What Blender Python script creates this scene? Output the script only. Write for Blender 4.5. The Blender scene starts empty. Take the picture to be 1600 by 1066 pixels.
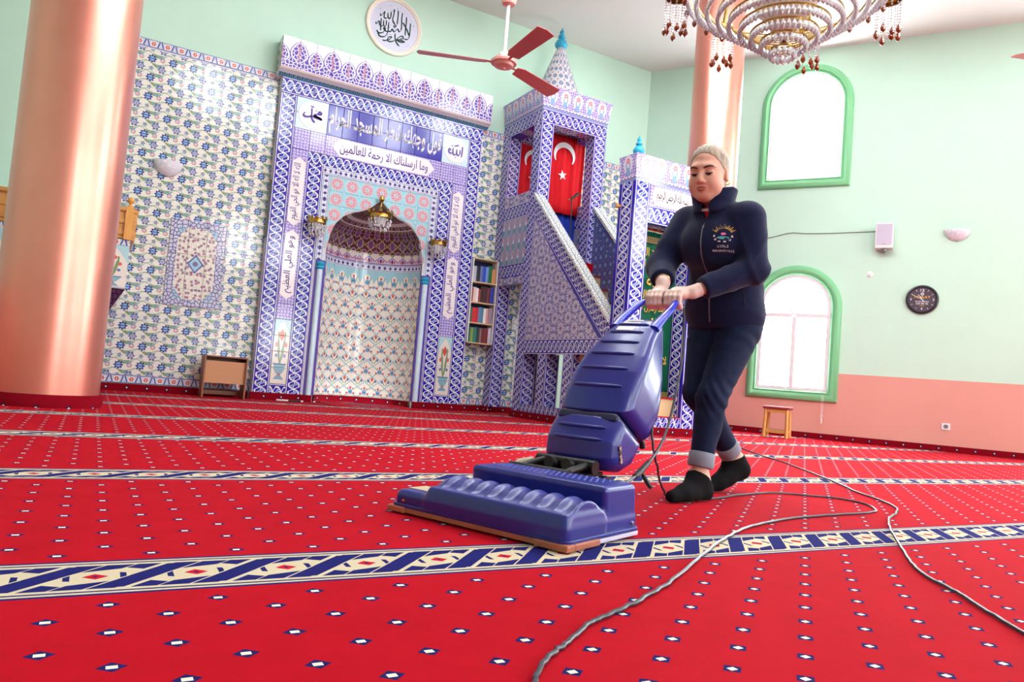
import bpy, bmesh, math, random
import numpy as np
from mathutils import Matrix, Vector
random.seed(7)
scn = bpy.context.scene
COL = bpy.context.collection
PI = math.pi

# ------------------------------------------------------------------ camera
CAM_R = Vector((0.8673, -0.4915, 0.0808))
cam_data = bpy.data.cameras.new('camera')
cam_data.sensor_width = 36.0
cam_data.lens = 25.99
cam_data.clip_start = 0.05
cam = bpy.data.objects.new('camera', cam_data)
COL.objects.link(cam)
def camera_matrix(yaw, pitch, roll, loc):
    F = Vector((math.sin(yaw)*math.cos(pitch), math.cos(yaw)*math.cos(pitch), math.sin(pitch)))
    Rt = Vector((math.cos(yaw), -math.sin(yaw), 0)); D = F.cross(Rt)
    c, s = math.cos(roll), math.sin(roll)
    r = Rt*c + D*s; d = D*c - Rt*s
    m = Matrix((r, -d, -F)).transposed().to_4x4()
    m.translation = loc
    return m
cam.matrix_world = camera_matrix(math.radians(29.344), math.radians(3.244), math.radians(-4.645), Vector((0, 0, 0.45)))
scn.camera = cam

# ------------------------------------------------------------------ world, exposure
EXPOSURE = 1.5
WINDOW_STRENGTH = 9.0
w = bpy.data.worlds.new('sky'); scn.world = w; w.use_nodes = True
w.node_tree.nodes['Background'].inputs[0].default_value = (0.9, 0.95, 1.0, 1)
w.node_tree.nodes['Background'].inputs[1].default_value = 1.0
scn.view_settings.view_transform = 'Standard'
scn.view_settings.look = 'None'
scn.view_settings.gamma = 1.0
scn.view_settings.use_curve_mapping = False
scn.view_settings.exposure = EXPOSURE
scn.cycles.max_bounces = 6
scn.cycles.diffuse_bounces = 4
scn.cycles.glossy_bounces = 3
scn.cycles.transmission_bounces = 6
scn.cycles.caustics_reflective = False
scn.cycles.caustics_refractive = False
scn.cycles.sample_clamp_indirect = 6.0

# ------------------------------------------------------------------ small shader language
NT = None
class V:
    def __init__(s, k): s.k = k
    def __add__(a, b): return mth('ADD', a, b)
    __radd__ = __add__
    def __sub__(a, b): return mth('SUBTRACT', a, b)
    def __rsub__(a, b): return mth('SUBTRACT', b, a)
    def __mul__(a, b): return mth('MULTIPLY', a, b)
    __rmul__ = __mul__
    def __truediv__(a, b): return mth('DIVIDE', a, b)
    def __neg__(a): return mth('MULTIPLY', a, -1.0)
def _set(inp, x):
    if isinstance(x, V): NT.links.new(x.k, inp)
    elif isinstance(x, (tuple, list)): inp.default_value = (*x, 1.0) if len(x) == 3 else x
    else: inp.default_value = x
def mth(op, *a):
    n = NT.nodes.new('ShaderNodeMath'); n.operation = op
    for i, x in enumerate(a): _set(n.inputs[i], x)
    return V(n.outputs[0])
def fr(x): return mth('FRACT', x)
def flo(x): return mth('FLOOR', x)
def ab(x): return mth('ABSOLUTE', x)
def sn(x): return mth('SINE', x)
def cs(x): return mth('COSINE', x)
def mn(a, b): return mth('MINIMUM', a, b)
def mx(a, b): return mth('MAXIMUM', a, b)
def lt(a, b): return mth('LESS_THAN', a, b)
def gt(a, b): return mth('GREATER_THAN', a, b)
def sgn(a): return mth('SIGN', a)
def sq(a): return mth('SQRT', a)
def at2(a, b): return mth('ARCTAN2', a, b)
def clampv(x, a, b): return mn(mx(x, a), b)
def ln(u, v): return sq(u*u + v*v)
def rep(x, p, o=0.0): return (fr((x - o)*(1.0/p) + 0.5) - 0.5)*p
def tri(x): return ab(fr(x) - 0.5)*2.0
def band(x, a, b): return mth('MULTIPLY', gt(x, a), lt(x, b))
def disc(u, v, r): return lt(u*u + v*v, r*r if not isinstance(r, V) else r*r)
def ell(u, v, a, b): return lt(u*u*(1/a/a) + v*v*(1/b/b), 1.0)
def AND(a, b): return a*b
def OR(a, b): return mx(a, b)
def mixc(f, a, b):
    n = NT.nodes.new('ShaderNodeMix'); n.data_type = 'RGBA'
    _set(n.inputs[0], f); _set(n.inputs[6], a); _set(n.inputs[7], b)
    return V(n.outputs[2])
def uvs():
    n = NT.nodes.new('ShaderNodeUVMap'); s = NT.nodes.new('ShaderNodeSeparateXYZ')
    NT.links.new(n.outputs[0], s.inputs[0])
    return V(s.outputs[0]), V(s.outputs[1])
def vec(x, y, z=0.0):
    n = NT.nodes.new('ShaderNodeCombineXYZ')
    for i, q in enumerate((x, y, z)): _set(n.inputs[i], q)
    return V(n.outputs[0])
def objpos():
    n = NT.nodes.new('ShaderNodeTexCoord'); return V(n.outputs['Object'])
def vscale(v, s):
    n = NT.nodes.new('ShaderNodeVectorMath'); n.operation = 'MULTIPLY'
    NT.links.new(v.k, n.inputs[0]); n.inputs[1].default_value = s
    return V(n.outputs[0])
def noise(scale, detail=2.0, rough=0.5, v=None):
    n = NT.nodes.new('ShaderNodeTexNoise')
    n.inputs['Scale'].default_value = scale; n.inputs['Detail'].default_value = detail; n.inputs['Roughness'].default_value = rough
    NT.links.new((v or objpos()).k, n.inputs['Vector'])
    return V(n.outputs[0])
def voro(scale, v, rand=0.6, feature='DISTANCE_TO_EDGE'):
    n = NT.nodes.new('ShaderNodeTexVoronoi'); n.voronoi_dimensions = '2D'; n.feature = feature
    n.inputs['Scale'].default_value = scale; n.inputs['Randomness'].default_value = rand
    NT.links.new(v.k, n.inputs['Vector'])
    return V(n.outputs[0])
def srgb(r, g, b):
    f = lambda c: c/12.92 if c <= 0.04045 else ((c + 0.055)/1.055)**2.4
    return (f(r/255), f(g/255), f(b/255))
def mat(name, color, rough=0.5, metallic=0.0, spec=0.5, emit=None, coat=0.0, bump=None, trans=0.0, alpha=1.0, sheen=0.0, coatr=0.06, ior=1.45, sss=0.0):
    """color: rgb tuple, or a function that builds nodes and returns a colour; bump: (function -> height, strength)"""
    global NT
    m = bpy.data.materials.new(name); m.use_nodes = True
    NT = m.node_tree
    p = NT.nodes['Principled BSDF']
    c = color() if callable(color) else color
    _set(p.inputs['Base Color'], c)
    r = rough() if callable(rough) else rough
    _set(p.inputs['Roughness'], r)
    p.inputs['Metallic'].default_value = metallic
    p.inputs['Specular IOR Level'].default_value = spec
    p.inputs['IOR'].default_value = ior
    p.inputs['Coat Weight'].default_value = coat
    p.inputs['Coat Roughness'].default_value = coatr
    p.inputs['Transmission Weight'].default_value = trans
    p.inputs['Alpha'].default_value = alpha
    p.inputs['Sheen Weight'].default_value = sheen
    if sss:
        p.inputs['Subsurface Weight'].default_value = sss
        p.inputs['Subsurface Radius'].default_value = (0.012, 0.005, 0.003)
        p.inputs['Subsurface Scale'].default_value = 1.0
    if emit:
        _set(p.inputs['Emission Color'], emit[0]() if callable(emit[0]) else emit[0]); p.inputs['Emission Strength'].default_value = emit[1]
    if bump:
        b = NT.nodes.new('ShaderNodeBump'); b.inputs['Strength'].default_value = bump[1]; b.inputs['Distance'].default_value = bump[2] if len(bump) > 2 else 0.002
        NT.links.new(bump[0]().k, b.inputs['Height']); NT.links.new(b.outputs[0], p.inputs['Normal'])
    NT.nodes['Principled BSDF'].location = (300, 0)
    return m

# ------------------------------------------------------------------ mesh helpers
class MB:
    """collects faces with uv; build() links one mesh object"""
    def __init__(s): s.v = []; s.f = []; s.uv = []; s.mi = []
    def face(s, pts, uv=None, mi=0):
        n = len(s.v); s.v += [tuple(p) for p in pts]; s.f.append(tuple(range(n, n + len(pts))))
        s.uv += list(uv) if uv else [(p[0], p[2]) for p in pts]; s.mi.append(mi)
    def box(s, x0, x1, y0, y1, z0, z1, mi=0, swap=False, skip=''):
        P = lambda x, y, z: (x, y, z)
        F = {'-y': [(x0,y0,z0),(x1,y0,z0),(x1,y0,z1),(x0,y0,z1)], '+y': [(x1,y1,z0),(x0,y1,z0),(x0,y1,z1),(x1,y1,z1)],
             '-x': [(x0,y1,z0),(x0,y0,z0),(x0,y0,z1),(x0,y1,z1)], '+x': [(x1,y0,z0),(x1,y1,z0),(x1,y1,z1),(x1,y0,z1)],
             '-z': [(x0,y1,z0),(x1,y1,z0),(x1,y0,z0),(x0,y0,z0)], '+z': [(x0,y0,z1),(x1,y0,z1),(x1,y1,z1),(x0,y1,z1)]}
        cx, cy, cz = (x0+x1)/2, (y0+y1)/2, (z0+z1)/2
        for k, q in F.items():
            if k in skip: continue
            if 'y' in k: uv = [(p[0]-cx, p[2]-cz) for p in q]
            elif 'x' in k: uv = [(p[1]-cy, p[2]-cz) for p in q]
            else: uv = [(p[0]-cx, p[1]-cy) for p in q]
            if swap: uv = [(b, a) for a, b in uv]
            s.face(q, uv, mi)
    def prism(s, poly, axis, a, b, mi=0):
        """poly: 2D outline (ccw seen along -axis direction), extruded along axis from a to b"""
        def P(p, t):
            return {'x': (t, p[0], p[1]), 'y': (p[0], t, p[1]), 'z': (p[0], p[1], t)}[axis]
        n = len(poly)
        s.face([P(p, a) for p in poly], [(p[0], p[1]) for p in poly], mi)
        s.face([P(p, b) for p in reversed(poly)], [(p[0], p[1]) for p in reversed(poly)], mi)
        L = 0
        for i in range(n):
            p, q = poly[i], poly[(i+1) % n]; d = math.dist(p, q)
            s.face([P(p, a), P(p, b), P(q, b), P(q, a)], [(L, a), (L, b), (L+d, b), (L+d, a)], mi); L += d
    def lathe(s, prof, n=24, c=(0, 0, 0), a0=0.0, a1=2*PI, mi=0, cap=True, up=None):
        full = abs(a1 - a0 - 2*PI) < 1e-6
        L = 0
        for i in range(len(prof)-1):
            (r0, z0), (r1, z1) = prof[i], prof[i+1]; d = math.dist(prof[i], prof[i+1])
            for j in range(n):
                t0 = a0 + (a1-a0)*j/n; t1 = a0 + (a1-a0)*(j+1)/n
                q = [(c[0]+r0*math.cos(t0), c[1]+r0*math.sin(t0), c[2]+z0), (c[0]+r0*math.cos(t1), c[1]+r0*math.sin(t1), c[2]+z0),
                     (c[0]+r1*math.cos(t1), c[1]+r1*math.sin(t1), c[2]+z1), (c[0]+r1*math.cos(t0), c[1]+r1*math.sin(t0), c[2]+z1)]
                rm = max(r0, r1, 0.02)
                uv = [(t0*rm, L), (t1*rm, L), (t1*rm, L+d), (t0*rm, L+d)]
                if r0 < 1e-6: q = q[1:]; uv = uv[1:]
                elif r1 < 1e-6: q = q[:3]; uv = uv[:3]
                s.face(q, uv, mi)
            L += d
    def tube(s, pts, r, n=8, mi=0, closed=False, caps=True, flat=1.0, up=None):
        pts = [Vector(p) for p in pts]; m = len(pts)
        rr = r if isinstance(r, (list, tuple)) else [r]*m
        T = []
        for i in range(m):
            a = pts[(i-1) % m] if (closed or i > 0) else pts[i]; b = pts[(i+1) % m] if (closed or i < m-1) else pts[i]
            T.append((b-a).normalized())
        ref = Vector(up) if up else (Vector((0, 0, 1)) if abs(T[0].z) < 0.9 else Vector((1, 0, 0)))
        N = (ref - T[0]*ref.dot(T[0])).normalized(); rings = []; L = 0
        for i in range(m):
            N = (N - T[i]*N.dot(T[i])).normalized(); B = T[i].cross(N)
            rings.append([pts[i] + (N*math.cos(2*PI*k/n)*flat + B*math.sin(2*PI*k/n))*rr[i] for k in range(n)])
        for i in range(m if closed else m-1):
            A, Bq = rings[i], rings[(i+1) % m]; d = (pts[(i+1) % m]-pts[i]).length
            for k in range(n):
                k2 = (k+1) % n
                s.face([A[k], A[k2], Bq[k2], Bq[k]], [(k/n, L), ((k+1)/n, L), ((k+1)/n, L+d), (k/n, L+d)], mi)
            L += d
        if caps and not closed:
            s.face(list(reversed(rings[0])), [(0, 0)]*n, mi); s.face(rings[-1], [(0, 0)]*n, mi)
    def mesh(s, name, mats, smooth=False, merge=True, off=(0, 0, 0), bevel=0):
        me = bpy.data.meshes.new(name)
        o = off
        me.from_pydata([(p[0]-o[0], p[1]-o[1], p[2]-o[2]) for p in s.v], [], s.f)
        ul = me.uv_layers.new(name='UVMap')
        ul.data.foreach_set('uv', [c for q in s.uv for c in q])
        me.polygons.foreach_set('material_index', s.mi)
        for m in (mats if isinstance(mats, (list, tuple)) else [mats]): me.materials.append(m)
        if merge or bevel:
            bm = bmesh.new(); bm.from_mesh(me)
            bmesh.ops.remove_doubles(bm, verts=bm.verts, dist=1e-5)
            if bevel:
                ed = [e for e in bm.edges if len(e.link_faces) == 2 and e.calc_face_angle(0) > 0.6]
                bmesh.ops.bevel(bm, geom=ed, offset=bevel, segments=2, profile=0.6, affect='EDGES', clamp_overlap=True)
            bmesh.ops.recalc_face_normals(bm, faces=bm.faces)
            bm.to_mesh(me); bm.free()
        if smooth:
            me.polygons.foreach_set('use_smooth', [True]*len(me.polygons))
            me.set_sharp_from_angle(angle=math.radians(smooth if smooth is not True else 40))
        return me
def link(name, data, parent=None, loc=(0, 0, 0), rot=(0, 0, 0)):
    o = bpy.data.objects.new(name, data); COL.objects.link(o)
    o.location = loc; o.rotation_euler = rot
    if parent: o.parent = parent
    return o
def tag(o, label, cat, group=None):
    o['label'] = label; o['category'] = cat
    if group: o['group'] = group
    return o
def thing(name, label, cat, loc=(0, 0, 0), rotz=0.0, group=None):
    o = link(name, None, None, loc, (0, 0, rotz)); o.empty_display_size = 0.1
    return tag(o, label, cat, group)
def struct(o, label=None):
    o['kind'] = 'structure'
    if label: o['label'] = label
    return o
def dup(root, loc, rotz=None, label=None, parent=None):
    r = root.copy(); COL.objects.link(r); r.location = loc
    if parent: r.parent = parent
    if rotz is not None: r.rotation_euler = (0, 0, rotz)
    if label: r['label'] = label
    for ch in list(root.children): dup(ch, ch.location.copy(), None, None, r)
    return r
def part(parent, name, mb, mats, smooth=False, bevel=0, label=None, world=True):
    """mesh part from a builder in world coordinates (or local ones when world=False)"""
    off = tuple(parent_origin(parent)) if world else (0, 0, 0)
    o = link(name, mb.mesh(name, mats, smooth, True, off, bevel), parent)
    if label: o['label'] = label
    return o
def parent_origin(p):
    t = Vector((0, 0, 0))
    while p: t += p.location; p = p.parent
    return t
def catmull(pts, k=6):
    pts = [Vector(p) for p in pts]; out = []
    for i in range(len(pts)-1):
        p0 = pts[max(i-1, 0)]; p1 = pts[i]; p2 = pts[i+1]; p3 = pts[min(i+2, len(pts)-1)]
        for j in range(k):
            t = j/k
            out.append(0.5*((2*p1) + (p2-p0)*t + (2*p0-5*p1+4*p2-p3)*t*t + (3*p1-p0-3*p2+p3)*t**3))
    out.append(pts[-1]); return out

# ------------------------------------------------------------------ lettering
AR = {'ا':0xFE8D,'ب':0xFE8F,'ة':0xFE93,'ت':0xFE95,'ج':0xFE9D,'ح':0xFEA1,'د':0xFEA9,'ر':0xFEAD,'س':0xFEB1,'ش':0xFEB5,'ط':0xFEC1,'ع':0xFEC9,'ظ':0xFEC5,'ف':0xFED1,'ق':0xFED5,'ك':0xFED9,'ل':0xFEDD,'م':0xFEE1,'ن':0xFEE5,'ه':0xFEE9,'و':0xFEED,'ي':0xFEF1}
def arabic(t):
    out = []
    for wd in t.split(' '):
        r = ''; i = 0; prev = False
        while i < len(wd):
            c = wd[i]
            if c == 'ل' and i+1 < len(wd) and wd[i+1] == 'ا':
                r += chr(0xFEFC if prev else 0xFEFB); prev = False; i += 2; continue
            nx = i+1 < len(wd); b = AR[c]
            if c in 'ادروة': r += chr(b + (1 if prev else 0)); prev = False
            else: r += chr(b + ((3 if nx else 1) if prev else (2 if nx else 0))); prev = nx
            i += 1
        out.append(r[::-1])
    return ' '.join(out[::-1])
def text_mesh(name, body, w, h, material, bold=0.0, extrude=0.0015, keep=False):
    """flat lettering fitted into a w x h field; lies in local x-z, faces -y"""
    c = bpy.data.curves.new(name, 'FONT'); c.body = body; c.align_x = 'CENTER'; c.align_y = 'CENTER'; c.offset = bold; c.extrude = 0.0; c.resolution_u = 3
    o = bpy.data.objects.new(name, c); COL.objects.link(o)
    dg = bpy.context.evaluated_depsgraph_get(); dg.update()
    me = bpy.data.meshes.new_from_object(o.evaluated_get(dg))
    bpy.data.objects.remove(o); bpy.data.curves.remove(c)
    n = len(me.vertices); co = np.zeros(n*3); me.vertices.foreach_get('co', co); co = co.reshape(-1, 3)
    lo, hi = co.min(0), co.max(0); sx = w/(hi[0]-lo[0]); sy = h/(hi[1]-lo[1])
    if keep: sx = sy = min(sx, sy)
    x = (co[:, 0]-(lo[0]+hi[0])/2)*sx; z = (co[:, 1]-(lo[1]+hi[1])/2)*sy
    me.vertices.foreach_set('co', np.stack([x, np.zeros(n), z], 1).ravel())
    bm = bmesh.new(); bm.from_mesh(me)
    r = bmesh.ops.extrude_face_region(bm, geom=bm.faces[:])
    bmesh.ops.translate(bm, vec=(0, -extrude, 0), verts=[e for e in r['geom'] if isinstance(e, bmesh.types.BMVert)])
    bmesh.ops.recalc_face_normals(bm, faces=bm.faces); bm.to_mesh(me); bm.free()
    me.materials.clear(); me.materials.append(material); me.name = name
    return me
def strokes_mesh(name, strokes, material, sx, sz, width, extrude=0.0015):
    """brush-drawn lettering: polylines with a slanted pen; local x-z, faces -y"""
    mb = MB(); pen = Vector((0.55, 0.83))
    for st in strokes:
        wd = width
        if isinstance(st[0], (int, float)): wd = width*st[0]; st = st[1:]
        pts = catmull([(p[0]*sx, p[1]*sz, 0) for p in st], 5); m = len(pts)
        for i in range(m-1):
            a, b = pts[i], pts[i+1]
            d = (b-a); L = math.hypot(d.x, d.y) or 1e-6; nx, ny = -d.y/L, d.x/L
            def wv(t):
                k = abs(nx*pen.x + ny*pen.y)*0.75 + 0.3
                e = min(1.0, 0.35 + 6*min(t, 1-t))
                return wd*k*e*0.5
            w0, w1 = wv(i/(m-1)), wv((i+1)/(m-1))
            q = [(a.x+nx*w0, a.y+ny*w0), (a.x-nx*w0, a.y-ny*w0), (b.x-nx*w1, b.y-ny*w1), (b.x+nx*w1, b.y+ny*w1)]
            mb.face([(x, -extrude, z) for x, z in q])
    return mb.mesh(name, material, merge=True)

# ------------------------------------------------------------------ surface nets: a mesh from a distance field
def sdf_mesh(name, fn, xs, ys, zs, material, smooth=True):
    X, Y, Z = np.meshgrid(xs, ys, zs, indexing='ij')
    f = fn(X, Y, Z).astype(np.float32); ins = f < 0
    nx, ny, nz = f.shape
    S = np.zeros((nx-1, ny-1, nz-1, 3)); Cn = np.zeros((nx-1, ny-1, nz-1), np.int32)
    ax = [xs, ys, zs]
    for d in range(3):
        sl0 = [slice(None)]*3; sl1 = [slice(None)]*3; sl0[d] = slice(0, -1); sl1[d] = slice(1, None)
        a, b = f[tuple(sl0)], f[tuple(sl1)]; cr = (a < 0) != (b < 0)
        I = np.argwhere(cr); t = a[cr]/(a[cr]-b[cr])
        P = np.stack([ax[k][I[:, k]] for k in range(3)], 1).astype(float)
        P[:, d] += t*(ax[d][I[:, d]+1]-ax[d][I[:, d]])
        o = [k for k in range(3) if k != d]
        for da in (0, 1):
            for db in (0, 1):
                J = I.copy(); J[:, o[0]] -= da; J[:, o[1]] -= db
                ok = np.all((J >= 0) & (J < np.array([nx-1, ny-1, nz-1])), 1); Q = J[ok]
                np.add.at(S, (Q[:, 0], Q[:, 1], Q[:, 2]), P[ok]); np.add.at(Cn, (Q[:, 0], Q[:, 1], Q[:, 2]), 1)
    cell = Cn > 0; idx = -np.ones(Cn.shape, np.int64); idx[cell] = np.arange(cell.sum())
    verts = S[cell]/Cn[cell][:, None]; faces = []
    for d in range(3):
        sl0 = [slice(None)]*3; sl1 = [slice(None)]*3; sl0[d] = slice(0, -1); sl1[d] = slice(1, None)
        i0, i1 = ins[tuple(sl0)], ins[tuple(sl1)]; I = np.argwhere(i0 != i1); fl = i0[i0 != i1]
        o = [(d+1) % 3, (d+2) % 3]
        lim = np.array([nx-1, ny-1, nz-1]); ok = (I[:, o[0]] > 0) & (I[:, o[1]] > 0) & (I[:, o[0]] < lim[o[0]]) & (I[:, o[1]] < lim[o[1]])
        I = I[ok]; fl = fl[ok]
        def g(a, b):
            J = I.copy(); J[:, o[0]] -= a; J[:, o[1]] -= b; return idx[J[:, 0], J[:, 1], J[:, 2]]
        q = np.stack([g(1, 1), g(0, 1), g(0, 0), g(1, 0)], 1)
        q[~fl] = q[~fl][:, ::-1]; faces.append(q)
    F = np.concatenate(faces)
    me = bpy.data.meshes.new(name)
    me.vertices.add(len(verts)); me.vertices.foreach_set('co', verts.ravel())
    me.loops.add(len(F)*4); me.loops.foreach_set('vertex_index', F.ravel().astype(np.int32))
    me.polygons.add(len(F)); me.polygons.foreach_set('loop_start', np.arange(len(F), dtype=np.int32)*4)
    me.update(calc_edges=True); me.validate()
    if smooth: me.polygons.foreach_set('use_smooth', [True]*len(me.polygons))
    me.materials.append(material)
    return me
def smin(a, b, k):
    h = np.clip(0.5 + 0.5*(b-a)/k, 0, 1); return b*(1-h) + a*h - k*h*(1-h)
def smax(a, b, k): return -smin(-a, -b, k)
def capsule(X, Y, Z, a, b, ra, rb):
    bx, by, bz = b[0]-a[0], b[1]-a[1], b[2]-a[2]; L = bx*bx+by*by+bz*bz + 1e-9
    t = np.clip(((X-a[0])*bx + (Y-a[1])*by + (Z-a[2])*bz)/L, 0, 1)
    return np.sqrt((X-a[0]-t*bx)**2 + (Y-a[1]-t*by)**2 + (Z-a[2]-t*bz)**2) - (ra + (rb-ra)*t)
def ellipsoid(X, Y, Z, c, r, R=None):
    x, y, z = X-c[0], Y-c[1], Z-c[2]
    if R is not None: x, y, z = (R[0][0]*x+R[0][1]*y+R[0][2]*z, R[1][0]*x+R[1][1]*y+R[1][2]*z, R[2][0]*x+R[2][1]*y+R[2][2]*z)
    k0 = np.sqrt((x/r[0])**2 + (y/r[1])**2 + (z/r[2])**2); k1 = np.sqrt((x/r[0]**2)**2 + (y/r[1]**2)**2 + (z/r[2]**2)**2) + 1e-9
    return k0*(k0-1)/k1
def poly_sdf(x, y, P):
    d = np.full(x.shape, 1e9); s = np.ones(x.shape); n = len(P)
    for i in range(n):
        (ax, ay), (bx, by) = P[i], P[i-1]
        ex, ey = bx-ax, by-ay; wx, wy = x-ax, y-ay
        t = np.clip((wx*ex+wy*ey)/(ex*ex+ey*ey), 0, 1); d = np.minimum(d, (wx-ex*t)**2 + (wy-ey*t)**2)
        c1 = y >= ay; c2 = y < by; c3 = ex*wy > ey*wx
        s = np.where((c1 & c2 & c3) | (~c1 & ~c2 & ~c3), -s, s)
    return s*np.sqrt(d)
# ------------------------------------------------------------------ materials
COBALT = srgb(42, 32, 156); WHITE = srgb(232, 230, 228); PALEB = srgb(150, 195, 220); TEAL = srgb(96, 160, 170)
CREAM = srgb(232, 226, 212); LILAC = srgb(140, 118, 196); NAVYT = srgb(44, 40, 110); GREENL = srgb(132, 150, 96); CORAL = srgb(205, 98, 86)
TILE = dict(rough=0.11, spec=0.4)
def c_carpet():
    x, y = uvs()
    d = rep(y, 1.39, 1.69); p = 0.1865; a = ab(d)
    nz = noise(9.0, 3.0, 0.6, vec(x, y)); fine = noise(420.0, 1.0, 0.5, vec(x, y))
    red = mixc(nz*0.75 + fine*0.25, srgb(158, 4, 22), srgb(190, 8, 32))
    def dots(ox, oy):
        u = rep(x, 0.184, -0.025+ox); v = rep(y, 0.148, 1.278+oy)
        return lt(ab(u)*(1/0.0215) + ab(v)*(1/0.0190), 1.0), AND(lt(ab(u), 0.0078), lt(ab(v), 0.0060))
    b1, w1 = dots(0, 0); b2, w2 = dots(0.092, 0.074)
    field = gt(a, 0.15)
    c = mixc(OR(b1, b2)*field, red, srgb(30, 28, 90)); c = mixc(OR(w1, w2)*field, c, srgb(236, 226, 205))
    # border stripe
    u = rep(x, p, 0.047); cre = srgb(206, 192, 162); blu = srgb(28, 30, 100)
    xs = rep(x - d*0.95, p, 0.047 + p*0.5); t = xs*sgn(d)
    para = AND(lt(ab(xs), 0.031), lt(a, 0.080))
    sliver = AND(AND(gt(a, 0.022 + t*0.36), lt(a, 0.085)), band(t, -0.02, 0.090))
    wedge = AND(band(a, 0.044 - (t + 0.046)*0.35, 0.085), lt(t, -0.046))
    notch = AND(lt(ab(ab(u) - 0.050), 0.006), lt(a, 0.040 - ab(u)*0.3))
    s = mixc(OR(OR(para, sliver), OR(wedge, notch)), cre, blu)
    s = mixc(AND(band(t, 0.030, 0.035), lt(a, 0.087)), s, cre)
    s = mixc(OR(band(a, 0.098, 0.106), band(a, 0.116, 0.127)), s, blu)
    s = mixc(lt(ab(u)*1.0 + a*1.15, 0.0235), s, srgb(190, 16, 38)); s = mixc(lt(ab(u)+a, 0.007), s, blu)
    return mixc(lt(a, 0.127), c, s)
M = {}
M['carpet'] = mat('red_carpet', c_carpet, rough=0.95, spec=0.1, bump=(lambda: noise(700.0, 1.0), 0.25, 0.003))
def c_skirt():
    u, v = uvs(); a = rep(u, 0.21); 
    c = mixc(lt(ab(a)*0.8 + ab(v), 0.022), srgb(122, 4, 22), srgb(30, 26, 60))
    return mixc(lt(ab(a)+ab(v), 0.010), c, srgb(225, 215, 200))
M['skirt'] = mat('red_carpet_skirting', c_skirt, rough=0.95, spec=0.1)
M['red'] = mat('plain_red_carpet', srgb(165, 8, 30), rough=0.95, spec=0.1)
def plaster(c, k=0.04):
    return lambda: mixc(noise(2.2, 3.0), tuple(q*(1-k) for q in c), tuple(min(1, q*(1+k)) for q in c))
M['green'] = mat('mint_plaster', plaster(srgb(190, 222, 203)), rough=0.6, spec=0.3, bump=(lambda: noise(60.0, 3.0), 0.06))
M['salmon'] = mat('salmon_gloss_paint', plaster(srgb(214, 150, 138)), rough=0.45, spec=0.4)
M['ceiling'] = mat('white_ceiling', plaster(srgb(222, 222, 220), 0.02), rough=0.8, spec=0.2)
M['copper'] = mat('rose_copper_column', lambda: mixc(noise(3.0, 4.0, 0.6), srgb(218, 140, 120), srgb(230, 156, 138)), rough=0.33, metallic=0.8, spec=0.6, coat=0.2, coatr=0.15)
M['frame_green'] = mat('green_window_moulding', srgb(120, 190, 138), rough=0.35)
M['pvc'] = mat('white_window_plastic', srgb(226, 222, 226), rough=0.3)
M['white'] = mat('white_plastic', srgb(225, 222, 222), rough=0.4)
M['grout'] = mat('white_grout', srgb(206, 204, 208), rough=0.7)
M['black'] = mat('black_rubber', srgb(22, 22, 24), rough=0.5)
M['pane'] = mat('window_daylight', (0.9, 0.9, 0.9), rough=0.2, emit=((0.90, 0.96, 1.0), WINDOW_STRENGTH))
def c_frost():
    u, v = uvs(); a = rep(u, 0.23); b = rep(v, 0.26); r = ln(a, b*0.9)
    return mixc(lt(r, 0.10), (0.90, 0.93, 1.0), (1.0, 1.0, 1.0))
M['frost'] = mat('frosted_window_daylight', (0.9, 0.9, 0.9), rough=0.2, emit=(c_frost, WINDOW_STRENGTH))

def chain(W, P, ground=COBALT, ln_c=WHITE, fill=PALEB):
    """interlaced white strands on blue; u across (centred), v along"""
    def f():
        u, v = uvs(); q = u*(1.0/W); t = v*(1.0/P)
        k = clampv((tri(t)*2.0 - 1.0)*1.7, -1.0, 1.0); k2 = clampv((tri(t + 0.5)*2.0 - 1.0)*1.7, -1.0, 1.0)
        s2 = sn(t*(4*PI))
        c = ground
        c = mixc(AND(lt(ab(q - s2*0.10), 0.085), gt(ab(q), 0.0)), c, fill)
        c = mixc(lt(ab(q - s2*0.10), 0.035), c, ground)
        c = mixc(OR(lt(ab(q - k*0.31), 0.045), lt(ab(q - k2*0.31), 0.045)), c, ln_c)
        c = mixc(AND(band(ab(q - s2*0.16), 0.085, 0.125), lt(ab(q), 0.30)), c, ln_c)
        return mixc(band(ab(q), 0.425, 0.462), c, ln_c)
    return f
M['chain'] = mat('blue_chain_tile', chain(0.2025, 0.2025), **TILE)
M['chain_thin'] = mat('blue_chain_tile_small', chain(0.2, 0.2, srgb(58, 48, 150), srgb(214, 210, 220), srgb(140, 160, 190)), **TILE)

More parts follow.
